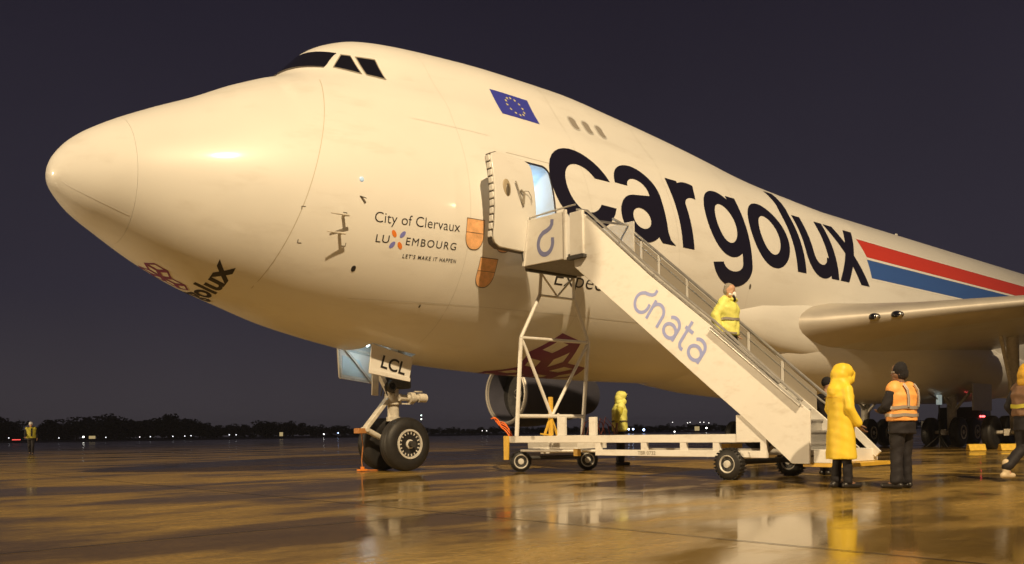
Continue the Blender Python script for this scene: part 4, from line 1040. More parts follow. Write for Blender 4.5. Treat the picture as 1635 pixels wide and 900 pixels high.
def skeleton(**kw):
    J = dict(ankL=(-.11, 0, .09), ankR=(.11, 0, .09), kneeL=(-.105, .02, .49), kneeR=(.105, .02, .49), hipL=(-.095, 0, .93), hipR=(.095, 0, .93),
             chest=(0, 0, 1.28), neck=(0, .0, 1.49), head=(0, .03, 1.645), shL=(-.185, 0, 1.43), shR=(.185, 0, 1.43),
             elL=(-.25, -.03, 1.14), elR=(.25, -.03, 1.14), wrL=(-.26, .07, .89), wrR=(.26, .07, .89), footL=(-.12, .13, .04), footR=(.12, .13, .04), look=0.0, nod=0.0)
    J.update(kw); return J
def hand_fingers(ex, wr, el, sgn):
    wr = np.array(wr); d = wr-np.array(el); d /= np.linalg.norm(d); dd, s, t = basis(d)
    palm = wr+d*0.09; side = s
    for k, (ln, o_) in enumerate(((0.070, -0.033), (0.080, -0.011), (0.076, 0.011), (0.060, 0.032))):
        p0 = palm+side*o_; p1 = p0+d*ln*0.55+t*0.012; p2 = p1+d*ln*0.42+t*0.030
        capsule(ex, p0-d*0.02, p1, 0.0095, 0.0088, 8); capsule(ex, p1, p2, 0.0088, 0.0072, 8)
    p0 = wr+d*0.025+side*0.032*sgn; p1 = p0+d*0.035+side*0.028*sgn+t*0.02; p2 = p1+d*0.03+t*0.015
    capsule(ex, p0, p1, 0.0115, 0.0100, 8); capsule(ex, p1, p2, 0.0100, 0.0080, 8)
def body(J, parent, skin):
    b = MB(); ex = MB()
    for sd in 'LR':
        capsule(b, J['hip'+sd], J['knee'+sd], .085, .058); capsule(b, J['knee'+sd], J['ank'+sd], .056, .042); capsule(b, J['ank'+sd], J['foot'+sd], .042, .035)
        capsule(b, J['sh'+sd], J['el'+sd], .052, .042); capsule(b, J['el'+sd], J['wr'+sd], .040, .028)
        w, e_ = np.array(J['wr'+sd]), np.array(J['el'+sd]); d = (w-e_)/np.linalg.norm(w-e_)
        capsule(b, w, w+d*0.085, .030, .036, flat=0.6)
        hand_fingers(ex, w, e_, 1 if sd == 'L' else -1)
    hx = (np.array(J['hipL'])+np.array(J['hipR']))/2; c = np.array(J['chest']); nk = np.array(J['neck'])
    ell_rings(b, [(hx[0], hx[1], hx[2]-.08, .08, .07), (hx[0], hx[1], hx[2]+.02, .165, .115), ((hx[0]+c[0])/2, (hx[1]+c[1])/2, (hx[2]+c[2])/2, .14, .10), (c[0], c[1], c[2]+.05, .175, .115), (nk[0], nk[1], nk[2]-.05, .15, .085), (nk[0], nk[1], nk[2], .06, .06)])
    h = np.array(J['head']); capsule(b, nk-np.array((0, 0, .03)), h-np.array((0, .01, .06)), .056, .054)
    a = J['look']; fw = np.array((math.sin(a)*-1, math.cos(a), 0)); sdv = np.array((math.cos(a), math.sin(a), 0))
    def hp(f, s_, z): return h+fw*f+sdv*s_+np.array((0, 0, z+f*J['nod']))
    for f, s_, z, r in ((0, 0, .035, .088), (.015, 0, -.02, .080), (.045, 0, -.075, .052), (.02, 0, .06, .080)): capsule(b, hp(f, -.004, z), hp(f, .004, z), r, r)
    capsule(b, hp(.082, 0, .015), hp(.108, 0, -.022), .011, .015)                     # nose
    capsule(b, hp(.085, -.02, -.052), hp(.085, .02, -.052), .010, .010)               # lips
    capsule(b, hp(.080, -.045, .038), hp(.080, .045, .038), .012, .012)               # brow
    for q in (-1, 1): capsule(b, hp(-.005, q*.083, .02), hp(-.012, q*.088, -.025), .014, .010)
    o = blob('body', b, skin, parent, 0.011, 3, extra=ex)
    ey = MB()
    for q in (-1, 1): ey.sphere(tuple(hp(.078, q*.032, .012)), .012, 8, 6)
    ey.build('eyes', mat('eye dark', (0.03, 0.02, 0.02), 0.2), parent, origin=(0, 0, 0), flip=False)
    return o, hp
def trousers(J, parent, m, seed=0, r=1.0):
    b = MB()
    for sd in 'LR':
        capsule(b, J['hip'+sd], J['knee'+sd], .108*r, .082*r, 16); k = np.array(J['knee'+sd]); a = np.array(J['ank'+sd]); capsule(b, k, a+(k-a)*0.06, .082*r, .076*r, 16)
    hx = (np.array(J['hipL'])+np.array(J['hipR']))/2
    ell_rings(b, [(hx[0], hx[1], hx[2]-.06, .14, .11), (hx[0], hx[1], hx[2]+.04, .185, .135), (hx[0], hx[1], hx[2]+.14, .17, .125)])
    return blob('trousers', b, m, parent, 0.014, 3, fold=0.006, seed=seed)
def shoes(J, parent, m=BOOT):
    for sd in 'LR':
        b = MB(); a = np.array(J['ank'+sd]); f = np.array(J['foot'+sd]); d = f-a; d[2] = 0; d /= np.linalg.norm(d)+1e-6; z0 = min(a[2]-.09, f[2]-.04)
        capsule(b, (a[0]-d[0]*.05, a[1]-d[1]*.05, z0+.045), (f[0]+d[0]*.05, f[1]+d[1]*.05, z0+.04), .046, .042, 14); capsule(b, (a[0], a[1], a[2]+.08), (a[0], a[1], z0+.06), .055, .05)
        blob('shoe', b, m, parent, 0.011, 2)
def jacket(J, parent, m, hem=.80, name='jacket', fat=1.0, sleeves=True, flare=0.0, seed=0, fold=0.007, cuff=0.0, more=None):
    b = MB()
    if more: more(b)
    hx = (np.array(J['hipL'])+np.array(J['hipR']))/2; c = np.array(J['chest']); nk = np.array(J['neck'])
    low = hx.copy(); low[2] = hem
    ell_rings(b, [(low[0], low[1], hem, (.205+flare)*fat, (.155+flare*.9)*fat), ((low[0]+hx[0])/2, (low[1]+hx[1])/2, (hem+1.0)/2 if hem < 1.0 else hem+.02, (.205+flare*.6)*fat, (.152+flare*.5)*fat), ((hx[0]+c[0])/2, (hx[1]+c[1])/2, 1.10, .20*fat, .145*fat), (c[0], c[1], c[2]+.05, .222*fat, .15*fat), (nk[0], nk[1], nk[2]-.06, .20*fat, .115*fat), (nk[0], nk[1], nk[2]+.02, .085, .085)], 24)
    for sd in 'LR':
        sh = np.array(J['sh'+sd]); el_ = np.array(J['el'+sd]); wr = np.array(J['wr'+sd]); d = (wr-el_)/np.linalg.norm(wr-el_)
        if sleeves:
            capsule(b, sh, el_, .082*fat, .068*fat, 14); capsule(b, el_, wr-d*(0.015+cuff), .068*fat, .056*fat, 14)
        else: capsule(b, sh*np.array((.93, 1, 1)), sh*np.array((.98, 1, 1))+(el_-sh)*.06, .085*fat, .085*fat, 14)
    return blob(name, b, m, parent, 0.014, 4, fold=fold, seed=seed)
def band(J, parent, z, fat, m=REFL, h=.045, ry=1.0, name='reflective_band', cx=0, cy=0):
    b = MB(); rx = .226*fat; r_y = .158*fat*ry; n = 40; rings = []
    for dz, k in ((0, .97), (0, 1.0), (h, 1.0), (h, .97)):
        rings.append([(cx+rx*k*math.cos(a), cy+r_y*k*math.sin(a), z+dz+0.006*math.sin(5*a)) for a in np.arange(n)*2*math.pi/n])
    b.loft(rings+[rings[0]], caps=False); return b.build(name, m, parent, origin=(0, 0, 0), flip=False)
def hood(J, parent, m, hp, size=1.0, peak=0.0, name='hood', opening=True):
    # an open cowl: loft of half rings from the brow back round the skull
    b = MB()
    b_ = []
    for f, s_, z, r in ((-.02, 0, .045, .118), (-.05, 0, -.02, .115), (-.04, 0, -.12, .12), (.03, 0, .05, .108), (.02, 0, -.10, .105)):
        capsule(b, hp(f, -.02, z), hp(f, .02, z), r*size, r*size, 16)
    if peak: capsule(b, hp(.04, 0, .075), hp(.04+peak, 0, .06), .085*size, .05*size, 14); capsule(b, hp(.05, 0, -.06), hp(.05+peak*.7, 0, -.03), .085*size, .055*size, 14); capsule(b, hp(.04+peak*.9, 0, .06), hp(.05+peak*.62, 0, -.05), .05*size, .055*size, 14)
    o = blob(name, b, m, parent, 0.013, 3, fold=0.003)
    if opening:
        q = bmesh.new(); q.from_mesh(o.data); c0 = np.array(hp(0, 0, 0)); fw = np.array(hp(1, 0, 0))-c0; fw[2] = 0; sd = np.array(hp(0, 1, 0))-c0; kill = []
        for f in q.faces:
            d = np.array(f.calc_center_median())-c0; a, s_, z = d@fw, d@sd, d[2]
            if a > 0.035 and (s_/0.082)**2+((z+0.01)/0.105)**2 < 1: kill.append(f)
        bmesh.ops.delete(q, geom=kill, context='FACES'); q.to_mesh(o.data); q.free()
        sm = o.modifiers.new('shell', 'SOLIDIFY'); sm.thickness = 0.008; sm.offset = 0
    return o
def person(loc, face, label, height=1.78, z=0.0, group=None):
    e_ = bpy.data.objects.new('person', None); COL.objects.link(e_); e_.empty_display_size = .2
    e_.location = (loc[0], -loc[1], z); e_.rotation_euler = (0, 0, math.atan2(-face[0], face[1])); s_ = height/1.78; e_.scale = (s_, s_, s_)
    e_['_o'] = [loc[0], loc[1], z]
    tag(e_, label, 'person', group); return e_
IR = np.array((math.cos(TH), -math.sin(TH))); AW = np.array((math.sin(TH), math.cos(TH)))   # image right, away (Blender xy)

# -- yellow raincoat, seen in profile facing the man in the orange vest
p = person((7.60, 11.05), IR*.97+AW*.24, 'person in a long yellow hooded raincoat standing at the foot of the stairs', 1.76)
J = skeleton(elL=(-.225, -.03, 1.15), wrL=(-.20, .10, .92), elR=(.235, -.02, 1.15), wrR=(.235, .13, .92), shL=(-.165, 0, 1.41), shR=(.165, 0, 1.41), ankL=(-.10, -.03, .09), footL=(-.11, .09, .04), ankR=(.10, .04, .09), footR=(.11, .16, .04), head=(0, .045, 1.64), nod=-.2)
_, hp = body(J, p, SKIND); trousers(J, p, DARKC, 1, .90); shoes(J, p)
def coat_hood(b):
    for f, z, r in ((-.025, .045, .120), (-.055, -.02, .118), (-.05, -.12, .125), (.03, .05, .112), (.02, -.09, .105)): capsule(b, hp(f, -.02, z), hp(f, .02, z), r, r, 18)
    capsule(b, hp(-.04, 0, -.08), (0, -.03, 1.40), .125, .165, 18)
    for q in (-1, 1): capsule(b, hp(-.04, q*.03, -.12), (q*.15, -.01, 1.405), .10, .085, 16)
    capsule(b, hp(.05, 0, .085), hp(.17, 0, .055), .085, .040, 16); capsule(b, hp(.05, 0, -.06), hp(.135, 0, -.055), .085, .055, 16); capsule(b, hp(.165, 0, .05), hp(.14, 0, -.06), .045, .050, 14)
jacket(J, p, COATY, hem=.42, name='raincoat', fat=1.07, flare=.03, seed=2, fold=0.0040, more=coat_hood)
b = MB()
for q in (-1, 1): b.path([(q*.16, -.155, 1.30), (q*.05, -.185, 1.315), (0, -.19, 1.315)], 0.004, 5)
b.build('yoke_seam', YELP, p, origin=(0, 0, 0), flip=False)
# -- orange vest, back to the camera, head turned left
p = person((8.06, 11.72), -IR*.55+AW*.83, 'person in an orange reflective vest and black knit cap with back turned', 1.75)
J = skeleton(ankL=(-.15, 0, .09), footL=(-.19, .12, .04), ankR=(.13, .02, .09), footR=(.15, .14, .04), elL=(-.27, .06, 1.17), wrL=(-.13, .24, 1.12), elR=(.26, .04, 1.16), wrR=(.12, .23, 1.10), look=.5)
_, hp = body(J, p, SKIND); trousers(J, p, DARKC, 3, 1.08); shoes(J, p)
jacket(J, p, DARKC, hem=.78, fat=1.12, seed=4)
jacket(J, p, ORVEST, hem=.96, name='hi_vis_vest', fat=1.25, sleeves=False, seed=4, fold=0.006)
for zq in (1.02, 1.13): band(J, p, zq, 1.235)
b = MB()
for q in (-1, 1): b.path([(q*.115, -.186, 1.16), (q*.12, -.193, 1.28), (q*.125, -.178, 1.40), (q*.125, -.118, 1.485)], 0.018, 6)
b.build('reflective_strap', REFL, p, origin=(0, 0, 0), flip=False)
b = MB(); capsule(b, hp(-.01, -.01, .05), hp(-.01, .01, .05), .103, .103, 18); capsule(b, hp(-.02, -.01, .085), hp(-.02, .01, .085), .085, .085, 18); capsule(b, hp(-.03, 0, -.01), hp(-.03, .001, .0), .098, .098, 18)
blob('knit_cap', b, KNIT, p, 0.012, 2)
b = MB(); b.path([tuple(hp(.06, -.09, .015)), tuple(hp(.10, -.03, .02)), tuple(hp(.10, .03, .02)), tuple(hp(.06, .09, .015))], 0.011, 6); b.build('glasses', REFL, p, origin=(0, 0, 0), flip=False)
# -- man on the stairs
p = person((9.25, 8.05), IR*.86-AW*.52, 'grey-haired person in a lime jacket and white mask walking down the stairs', 1.76, z=1.72)
J = skeleton(elL=(-.31, -.06, 1.16), wrL=(-.34, .05, .93), elR=(.33, -.12, 1.17), wrR=(.35, -.06, .94), ankL=(-.10, .10, .02), footL=(-.11, .22, -.03), kneeL=(-.10, .12, .46), ankR=(.10, -.08, .12), footR=(.11, .05, .07), kneeR=(.10, .05, .52), look=-.1, nod=-.25, head=(0, .05, 1.64))
_, hp = body(J, p, SKIN); trousers(J, p, NAVYC, 6, 1.1); shoes(J, p)
jacket(J, p, HIVIS, hem=.84, fat=1.40, seed=7, fold=0.007)
band(J, p, 1.10, 1.33)
band(J, p, .855, 1.36, h=.03)
b = MB(); capsule(b, hp(-.02, 0, .06), hp(-.02, .001, .07), .093, .090, 16); capsule(b, hp(-.045, 0, .0), hp(-.045, .001, .01), .080, .080, 16); capsule(b, hp(.03, -.02, .10), hp(.03, .02, .10), .042, .042, 12)
blob('hair', b, HAIRG, p, 0.011, 2, fold=0.003)
b = MB(); capsule(b, hp(.075, 0, -.035), hp(.085, 0, -.065), .050, .042, 16); capsule(b, hp(.03, -.06, -.05), hp(.03, .06, -.05), .030, .030); blob('face_mask', b, WHITEC, p, 0.011, 2)
b = MB(); capsule(b, (-.10, .13, 1.49), (.10, .13, 1.49), .04, .04); capsule(b, (-.12, -.02, 1.52), (.12, -.02, 1.52), .05, .05); blob('collar', b, HIVIS, p, 0.012, 2)
b = MB(); capsule(b, (.09, .165, 1.47), (.12, .155, 1.54), .032, .025); blob('radio', b, BOOT, p, 0.012, 1)
# -- hooded person behind the stairs
p = person((12.5, 2.62), IR*.97+AW*.12, 'person in a lime hood and vest with dark goggles behind the stair frame', 1.84)
J = skeleton(elL=(-.27, -.05, 1.16), wrL=(-.26, .05, .92), elR=(.27, -.12, 1.18), wrR=(.27, -.14, .93), head=(0, .05, 1.64))
_, hp = body(J, p, SKIND); trousers(J, p, DARKC, 8); shoes(J, p)
jacket(J, p, HIVIS2, hem=.82, fat=1.12, seed=9, cuff=.13); jacket(J, p, HIVIS, hem=.84, name='hi_vis_vest', fat=1.22, sleeves=False, seed=9)
band(J, p, 1.05, 1.205, m=SEAMD, h=.03)
hood(J, p, HIVIS, hp, size=.98, peak=.0)
b = MB(); b.path([tuple(hp(.055, -.10, .03)), tuple(hp(.125, -.05, .035)), tuple(hp(.138, .0, .035)), tuple(hp(.125, .05, .035)), tuple(hp(.055, .10, .03))], 0.024, 8); b.build('goggles', GLASS, p, origin=(0, 0, 0), flip=False)
b = MB(); capsule(b, hp(.085, -.02, -.055), hp(.085, .02, -.055), .055, .055); blob('face_cover', b, KNIT, p, 0.012, 2)
b = MB(); b.box(-.07, .07, .13, .20, 1.712, 1.728); b.build('cap_peak', REFL, p, origin=(0, 0, 0), flip=False)
# -- person out on the apron to the left
q = np.array((-4.358, -17.307))+AW*48+IR*(-768/1413*48)
p = person((q[0], -q[1]), IR*.45-AW*.9, 'person in a yellow vest walking alone on the far apron', 1.76)
J = skeleton(ankL=(-.06, .16, .09), footL=(-.07, .28, .04), kneeL=(-.08, .16, .50), ankR=(.08, -.22, .13), footR=(.08, -.10, .06), kneeR=(.09, .0, .50), elL=(-.27, -.12, 1.15), wrL=(-.29, -.02, .92), elR=(.27, .05, 1.15), wrR=(.26, .18, 1.0))
_, hp = body(J, p, SKIN); trousers(J, p, DARKC, 11); shoes(J, p); jacket(J, p, DARKC, hem=.80, fat=1.08, seed=12); jacket(J, p, HIVIS2, hem=.90, name='hi_vis_vest', fat=1.18, sleeves=False, seed=12)
b = MB(); b.box(-.085, .0, .12, .19, 1.0, 1.45); b.build('vest_gap', DARKC, p, origin=(0, 0, 0), flip=False)
b = MB(); capsule(b, hp(0, 0, .06), hp(0, .001, .07), .105, .10, 16); blob('helmet', b, WHITEC, p, 0.014, 2)
# -- person at the right edge
q = np.array((-4.358, -17.307))+AW*13.4+IR*(824/1413*13.4)
p = person((q[0], -q[1]), IR*.98+AW*.15, 'person in dark clothes and a yellow hood at the right edge of the picture', 1.78)
J = skeleton(ankL=(-.10, -.30, .22), footL=(-.10, -.24, .10), kneeL=(-.10, -.02, .50), ankR=(.10, .20, .09), footR=(.10, .33, .04), kneeR=(.10, .17, .50), elL=(-.28, -.10, 1.15), wrL=(-.25, .06, .96), look=.2)
_, hp = body(J, p, SKIN); trousers(J, p, DARKC, 14, 1.05); shoes(J, p, mat('pale boot', (0.55, 0.45, 0.30), 0.6))
jacket(J, p, DARKC, hem=.78, fat=1.12, seed=15); jacket(J, p, mat('shaded vest', (0.20, 0.11, 0.06), 0.6, var=0.2, vscale=8), hem=1.0, name='hi_vis_vest', fat=1.24, sleeves=False, seed=15)  # vest colour is darkened to stand in for shade on it
band(J, p, 1.12, 1.225, m=HIVIS2, h=.06)
hood(J, p, mat('ochre hood', (0.62, 0.36, 0.03), 0.6, bump=0.4), hp, size=.98, peak=.03)
b = MB(); capsule(b, hp(-.02, -.11, -.02), hp(-.02, -.125, -.02), .045, .042, 14); blob('ear_defender', b, ORCABLE, p, 0.012, 1)
# -- person half hidden behind the raincoat
q = np.array((-4.358, -17.307))+AW*16.2+IR*(502/1413*16.2)
p = person((q[0], -q[1]), IR*.9+AW*.2, 'person in a peaked cap mostly hidden behind the raincoat and stair rail', 1.76)
J = skeleton(); _, hp = body(J, p, SKIN); trousers(J, p, DARKC, 17); shoes(J, p); jacket(J, p, DARKC, hem=.80, fat=1.08, seed=18)
b = MB(); capsule(b, hp(-.01, 0, .07), hp(-.01, .001, .08), .10, .098, 16); capsule(b, hp(.09, -.03, .055), hp(.12, -.0, .05), .035, .03); blob('peaked_cap', b, KNIT, p, 0.012, 2)
b = MB(); b.box(-.045, .045, .115, .135, 1.70, 1.72); b.build('cap_badge', STARY, p, origin=(0, 0, 0), flip=False)

# ================================================================== small ground things
def px_ground(px, D):
    a = np.array((-4.358, -17.307))+AW*D+IR*((px-817.5)/FPX*D); return (a[0], -a[1])
CHK = mat('yellow rubber', (0.80, 0.52, 0.05), 0.5, var=0.2, vscale=8)
for (px, D, lab) in ((1558, 30.5, 'yellow wheel chock lying left of the main gear tyre under the wing'), (1609, 30.2, 'yellow wheel chock lying right of the main gear tyre under the wing')):
    x, y = px_ground(px, D); b = MB(); h = .24
    dq = np.array((math.cos(TH), math.sin(TH))); nq = np.array((math.sin(TH), -math.cos(TH))); L_ = 0.29
    rings = [[(x+dq[0]*k+nq[0]*w_, y+dq[1]*k+nq[1]*w_, z_) for w_, z_ in ((-.16, .012), (.16, .012), (.07, h), (-.07, h))] for k in (-L_, L_)]
    b.loft(rings)
    c_ = b.build('wheel_chock', CHK, None, origin=(x, y, 0), bevel=0.02); tag(c_, lab, 'chock', 'yellow wheel chocks')
x, y = px_ground(578, 20.5)
b = MB(); b.path([(x-.02, y, 1.0-.05), (x+.015, y+.01, .6), (x-.02, y, .25), (x, y, .07)], 0.012, 6)
b2 = MB(); b2.box(x-.12, x+.10, y-.06, y+.06, 0.01, .055); b2.box(x-.03, x+.03, y-.04, y+.04, .05, .11)
b2.path([(x+.10, y, .03), (x+.25, y-.03, .02), (x+.42, y+.02, .018)], 0.014, 6)
lt = empty('pin_lanyard', (x, y, 0)); tag(lt, 'orange lanyard hanging from the nose gear down to the wet ground', 'lanyard')
b.build('cord', mat('dull orange cord', (0.45, 0.17, 0.04), 0.6), lt); b2.build('weight', mat('orange rubber', (0.75, 0.24, 0.03), 0.5), lt, bevel=0.01)
# dark tow tractor under the belly
TX, TY = px_ground(1535, 41.5)
tt_ = empty('tow_tractor', (TX, TY, 0)); tag(tt_, 'dark low tow tractor with small red lamps parked under the fuselage', 'tractor')
b = MB(); b.prism([(TX-2.2, .35), (TX-2.2, 1.15), (TX-0.4, 1.2), (TX-0.2, 1.75), (TX+1.0, 1.75), (TX+1.1, 1.2), (TX+2.2, 1.1), (TX+2.2, .35)], 1, TY-0.95, TY+0.95); b.build('body', mat('tractor paint', (0.05, 0.05, 0.055), 0.4), tt_, bevel=0.05)
for dx in (-1.4, 1.4):
    for sd in (-1, 1):
        w_ = MB(); w_.lathe([(-.14, .2), (-.15, .40), (-.10, .45), (.10, .45), (.15, .40), (.14, .2)], (TX+dx, TY+sd*.95, .45), (0, 1, 0), 28); ty_ = w_.build('wheel', RUBBER, tt_)
        w_ = MB(); w_.lathe([(.10, .22), (.13, .2), (.11, .05)], (TX+dx, TY+sd*.95, .45), (0, sd, 0), 20); w_.build('rim', RIMW, ty_)
for k, dx in enumerate((-.30, -.05, .12)):
    MB().sphere((TX+dx-0.1, TY+1.0, 1.30), .045).build('marker_lamp', mat('red lamp', (0.9, 0.05, 0.05), 0.3, emit=(1, .08, .08), estr=6), tt_)
MB().box(TX-0.1, TX+0.9, TY+.951, TY+.956, 1.28, 1.66).build('cab_window', GLASS, tt_)
# added glowing box and bars standing in for cool-lit struts by the far gear
x, y = px_ground(1500, 36.0)
tl = empty('teal_glow_prop', (x, y, 0)); tag(tl, 'added pale teal glow on a stand, in place of cool-lit gear struts beneath the wing', 'added glow')
b = MB(); b.tube((x, y, 0), (x, y, 1.8), .03)
for a in (0, 2.1, 4.2): b.tube((x, y, .5), (x+.5*math.cos(a), y+.5*math.sin(a), .02), .02)
b.build('stand', DARKM, tl)
b = MB(); b.box(x-.16, x+.16, y-.06, y+.06, 1.75, 2.15); b.build('lamp_head', mat('teal white glow', (0.7, 0.8, 0.8), 0.4, emit=(0.62, 0.75, 0.72), estr=0.30), tl, bevel=0.02)  # added glowing box, imitates metal lit by a cool light
b = MB(); b.bar((x-1.3, y, 2.3), (x+.1, y, 1.9), .05, .05); b.bar((x-1.3, y, 2.3), (x+.3, y, 2.45), .05, .05); b.build('arm', STAIRM, tl)

# ================================================================== skyline: trees and far lamps
LEAF = mat('night foliage', (0.035, 0.05, 0.025), 0.8, var=0.4, vscale=1.0)
BARK = mat('bark', (0.05, 0.04, 0.03), 0.9)
def tree_proto(seed, flat=1.0):
    rg = np.random.default_rng(seed); e_ = empty('tree', (0, 0, 0))
    t = MB(); t.path([(0, 0, 0), (.1, 0, 2.0), (0, .1, 4.0), (.1, .1, 6.0)], [.28, .22, .16, .06], 8)
    for k in range(5):
        a = rg.uniform(0, 6.28); z = rg.uniform(2.0, 4.2); t.path([(0, 0, z), (1.2*math.cos(a), 1.2*math.sin(a), z+1.0), (2.4*math.cos(a), 2.4*math.sin(a), z+1.6*flat)], [.10, .07, .03], 6)
    t.build('trunk', BARK, e_)
    c = MB()
    cl_ = [(rg.normal(0, 1.6), rg.normal(0, 1.6), float(np.clip(4.3+rg.normal(0, 1.5)*flat, 1.2, 6.9)), rg.uniform(.9, 1.7)) for _ in range(18)]
    for cx, cy, cz, r in cl_:
        for _ in range(46):
            v_ = rg.normal(0, 1, 3); v_ /= np.linalg.norm(v_); pnt = np.array((cx, cy, cz))+v_*r*rg.uniform(.5, 1.05)*np.array((1.1, 1.1, .8*flat+.1))
            d1 = rg.normal(0, 1, 3); d1 /= np.linalg.norm(d1); d2 = np.cross(d1, rg.normal(0, 1, 3)); d2 /= np.linalg.norm(d2); s_ = rg.uniform(.25, .55)
            c.add([pnt-d1*s_, pnt+d2*s_*.6, pnt+d1*s_, pnt-d2*s_*.6], [(0, 1, 2, 3)])
    c.build('crown', LEAF, e_, smooth=0, recalc=False)
    return e_
protos = [tree_proto(k, f) for k, f in ((1, 1.0), (2, .8), (3, 1.1), (4, .6), (5, .9))]
prof = [(-30, 664), (5, 664), (16, 670), (30, 684), (52, 684), (70, 680), (80, 667), (90, 680), (105, 676), (120, 669), (150, 666), (190, 665), (222, 668), (235, 674), (250, 664), (275, 663), (300, 669), (325, 673), (345, 680), (370, 676), (400, 676), (425, 672), (460, 672), (480, 676), (510, 677), (545, 679), (600, 680), (680, 682), (780, 680), (900, 680), (1020, 677), (1150, 675), (1300, 674), (1640, 668)]
pxs = [q[0] for q in prof]; pys = [q[1] for q in prof]
def sky_h(px, D, dy=0.0):
    hy = 690-0.01361*(px-817.5); return max((hy-np.interp(px, pxs, pys)-dy)*D/FPX+0.86, 2.0)
LONE = [(4, 0, 'dark tree at the left edge of the picture, leftmost on the skyline'), (80, 3, 'flat-topped dark tree standing apart right of the walking person'), (122, 1, 'dark tree at the left end of the long grove on the left skyline'),
        (186, 2, 'dark tree in the middle of the long grove on the left skyline'), (272, 4, 'tallest dark tree crown on the left skyline, below the nose'), (318, 0, 'dark tree just right of the tallest crown on the skyline'),
        (430, 3, 'low spreading dark tree on the skyline left of the nose gear'), (468, 1, 'rounded dark tree on the skyline nearest the nose gear')]
used = set()
for px, i, lab in LONE:
    D = 325.0; x, y = px_ground(px, D)
    if i in used: t = copy_tree(protos[i])
    else: t = protos[i]; used.add(i)
    s_ = sky_h(px, D, -1.5)/7.6; t.location = (x, -y, 0); t.scale = (s_*1.25, s_*1.25, s_); t.rotation_euler = (0, 0, random.uniform(0, 6.28)); tag(t, lab, 'tree', 'trees along the far skyline')
# the unbroken wood behind them
wv, wf = [], []
crowns = [next(c for c in protos[i].children if c.name.startswith('crown')).data for i in range(5)]
crn = [(np.array([v.co[:] for v in me.vertices]), [tuple(p.vertices) for p in me.polygons]) for me in crowns]
px = -40.0
while px < 1660:
    D = random.uniform(350, 420); x, y = px_ground(px, D); V_, F_ = crn[random.choice((0, 1, 2, 4))]; s_ = sky_h(px, D, random.uniform(0, 3.0))/7.6; a = random.uniform(0, 6.28); wd = s_*random.uniform(1.2, 1.7)
    Q = np.stack([x+wd*(V_[:, 0]*math.cos(a)-V_[:, 1]*math.sin(a)), -y+wd*(V_[:, 0]*math.sin(a)+V_[:, 1]*math.cos(a)), (V_[:, 2]-0.6)*s_*1.08], 1)
    k = len(wv); wv += [tuple(q) for q in Q]; wf += [tuple(i+k for i in f) for f in F_]; px += random.uniform(6, 11)
me = bpy.data.meshes.new('treeline'); me.from_pydata(wv, [], wf); me.materials.append(LEAF); o = bpy.data.objects.new('treeline', me); COL.objects.link(o)
tag(o, 'dark unbroken belt of trees along the horizon', 'treeline', kind='stuff')
def far_lamp(px, py, col, st_, r, label, D=300, group=None):
    x, y = px_ground(px, D); hy = 690-0.01361*(px-817.5); z = max(0.86+(hy-py)*D/FPX, 0.3)
    e_ = empty('field_lamp', (x, y, 0)); tag(e_, label, 'lamp', group)
    MB().tube((x, y, 0), (x, y, z), .05, n=6).build('pole', DARKM, e_)
    MB().sphere((x, y, z), r*.62, 10, 6).build('lamp_head', mat('lamp %.2f %.2f %.2f %.1f' % (*col, st_), (.9, .9, .9), .3, emit=col, estr=st_), e_)
WH = (1.0, .95, .88); BL = (.25, .40, 1.0); YE = (1.0, .75, .35)
wl_ = 'small white lamp shining at the foot of the distant left treeline'
far_lamp(133, 697.5, (1, .97, .85), 9, .45, 'brightest white lamp at the foot of the left treeline')
ORD = ('first', 'second', 'third', 'fourth', 'fifth', 'sixth', 'seventh', 'eighth', 'ninth', 'tenth')
for k, (px, py) in enumerate(((14, 699), (94, 699), (169, 698), (223, 697.5), (240, 697), (276, 696.5), (295, 696), (305, 695.5), (366, 694), (377, 694))): far_lamp(px, py, (.95, .95, 1.0), 2.4, .26, ORD[k]+' small white lamp from the left edge, at the foot of the treeline', group='white lamps below the left treeline')
far_lamp(517, 693, WH, 7, .30, 'white lamp on the horizon left of the nose wheel'); far_lamp(540, 691, (.45, .6, 1), 5, .32, 'bluish lamp on the horizon left of the nose wheel')
far_lamp(673, 663, (.8, 1, .9), 5, .32, 'upper pale lamp of a pair above the horizon right of the nose wheel'); far_lamp(673, 669, (.95, 1, .8), 5, .34, 'lower pale lamp of a pair above the horizon right of the nose wheel')
for px, sd in ((770, 'left'), (777, 'right')): far_lamp(px, 687.5, WH, 3, .22, sd+' one of two tiny white lamps on the horizon left of the stair frame', group='pair of tiny lamps left of the stairs')
for px, sd in ((1004, 'left'), (1011, 'right')): far_lamp(px, 685, (.5, .65, 1.0), 9, .42, sd+' blue-white lamp of the close pair right of the hooded person', D=260, group='close pair of blue lamps')
far_lamp(1028, 686, (.35, .5, 1.0), 12, .50, 'brightest blue lamp seen just above the stair chassis', D=260)
far_lamp(1128, 683, WH, 9, .40, 'bright white lamp seen under the stair flight')
far_lamp(1077, 689, WH, 5, .26, 'low white lamp seen just above the stair chassis', D=200)
for k, (px, py) in enumerate(((1074, 674), (1098, 675), (1102, 674), (1118, 674), (1124, 674), (1132, 675))): far_lamp(px, py, WH, 3.0, .28, ORD[k]+' from the left of six high white lamps seen under the stair flight', D=380, group='far lamp cluster')
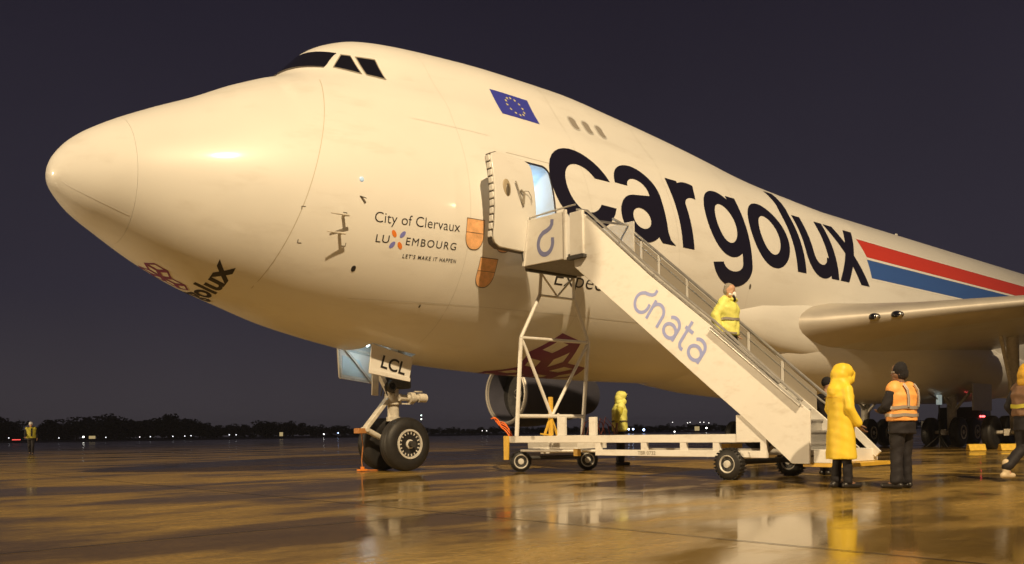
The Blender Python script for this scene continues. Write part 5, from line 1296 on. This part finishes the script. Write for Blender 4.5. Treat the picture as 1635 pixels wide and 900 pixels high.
def sign(px, py, w, h, label, D=250):
    x, y = px_ground(px, D); hy = 690-0.01361*(px-817.5); z = max(0.86+(hy-py)*D/FPX, 0.5)
    e_ = empty('field_sign', (x, y, 0)); tag(e_, label, 'sign')
    d = np.array((math.cos(TH), math.sin(TH))); b = MB(); b.bar((x-d[0]*w/2, y-d[1]*w/2, z), (x+d[0]*w/2, y+d[1]*w/2, z), .3, h); b.build('face', mat('lit sign yellow', (.5, .4, .1), .5, emit=YE, estr=.38), e_)
    b = MB(); b.tube((x-d[0]*w/3, y-d[1]*w/3, 0), (x-d[0]*w/3, y-d[1]*w/3, z), .06); b.tube((x+d[0]*w/3, y+d[1]*w/3, 0), (x+d[0]*w/3, y+d[1]*w/3, z), .06); b.build('leg', DARKM, e_)
sign(147, 698, 1.7, .8, 'small lit yellow sign beside the bright lamp on the left'); sign(449, 693, .9, 1.1, 'small lit yellow sign under the far trees left of the nose gear'); sign(1113, 684, 1.3, 1.2, 'small lit yellow sign seen under the stair flight')
x, y = px_ground(26, 300); e_ = empty('light_bar', (x, y, 0)); tag(e_, 'low red light bar glowing at the far left edge', 'light bar')
d = np.array((math.cos(TH), math.sin(TH))); b = MB(); b.bar((x-d[0]*1.4, y-d[1]*1.4, .62), (x+d[0]*1.4, y+d[1]*1.4, .62), .25, .25); b.build('lens', mat('red bar lens', (.8, .1, .1), .4, emit=(1, .10, .08), estr=1.6), e_)
b = MB(); b.tube((x, y, 0), (x, y, .5), .06); b.build('leg', DARKM, e_)
# ------------------------------------------------------------------ damp night air
hz = MB(); hz.box(-1520, 1520, -1520, 1520, -1.0, 24.0)
hm = bpy.data.materials.new('damp air'); hm.use_nodes = True; hn = hm.node_tree; hn.nodes.clear()
ho = hn.nodes.new('ShaderNodeOutputMaterial'); hv = hn.nodes.new('ShaderNodeVolumePrincipled'); hv.inputs['Density'].default_value = HAZE; hv.inputs['Color'].default_value = (0.85, 0.85, 0.95, 1); hv.inputs['Anisotropy'].default_value = 0.0
hn.links.new(hv.outputs[0], ho.inputs['Volume'])
if HAZE > 0: tag(hz.build('haze', hm, smooth=0), 'thin damp air veiling the far treeline', 'haze', kind='stuff')
for o in bpy.data.objects:
    if '_o' in o: del o['_o']
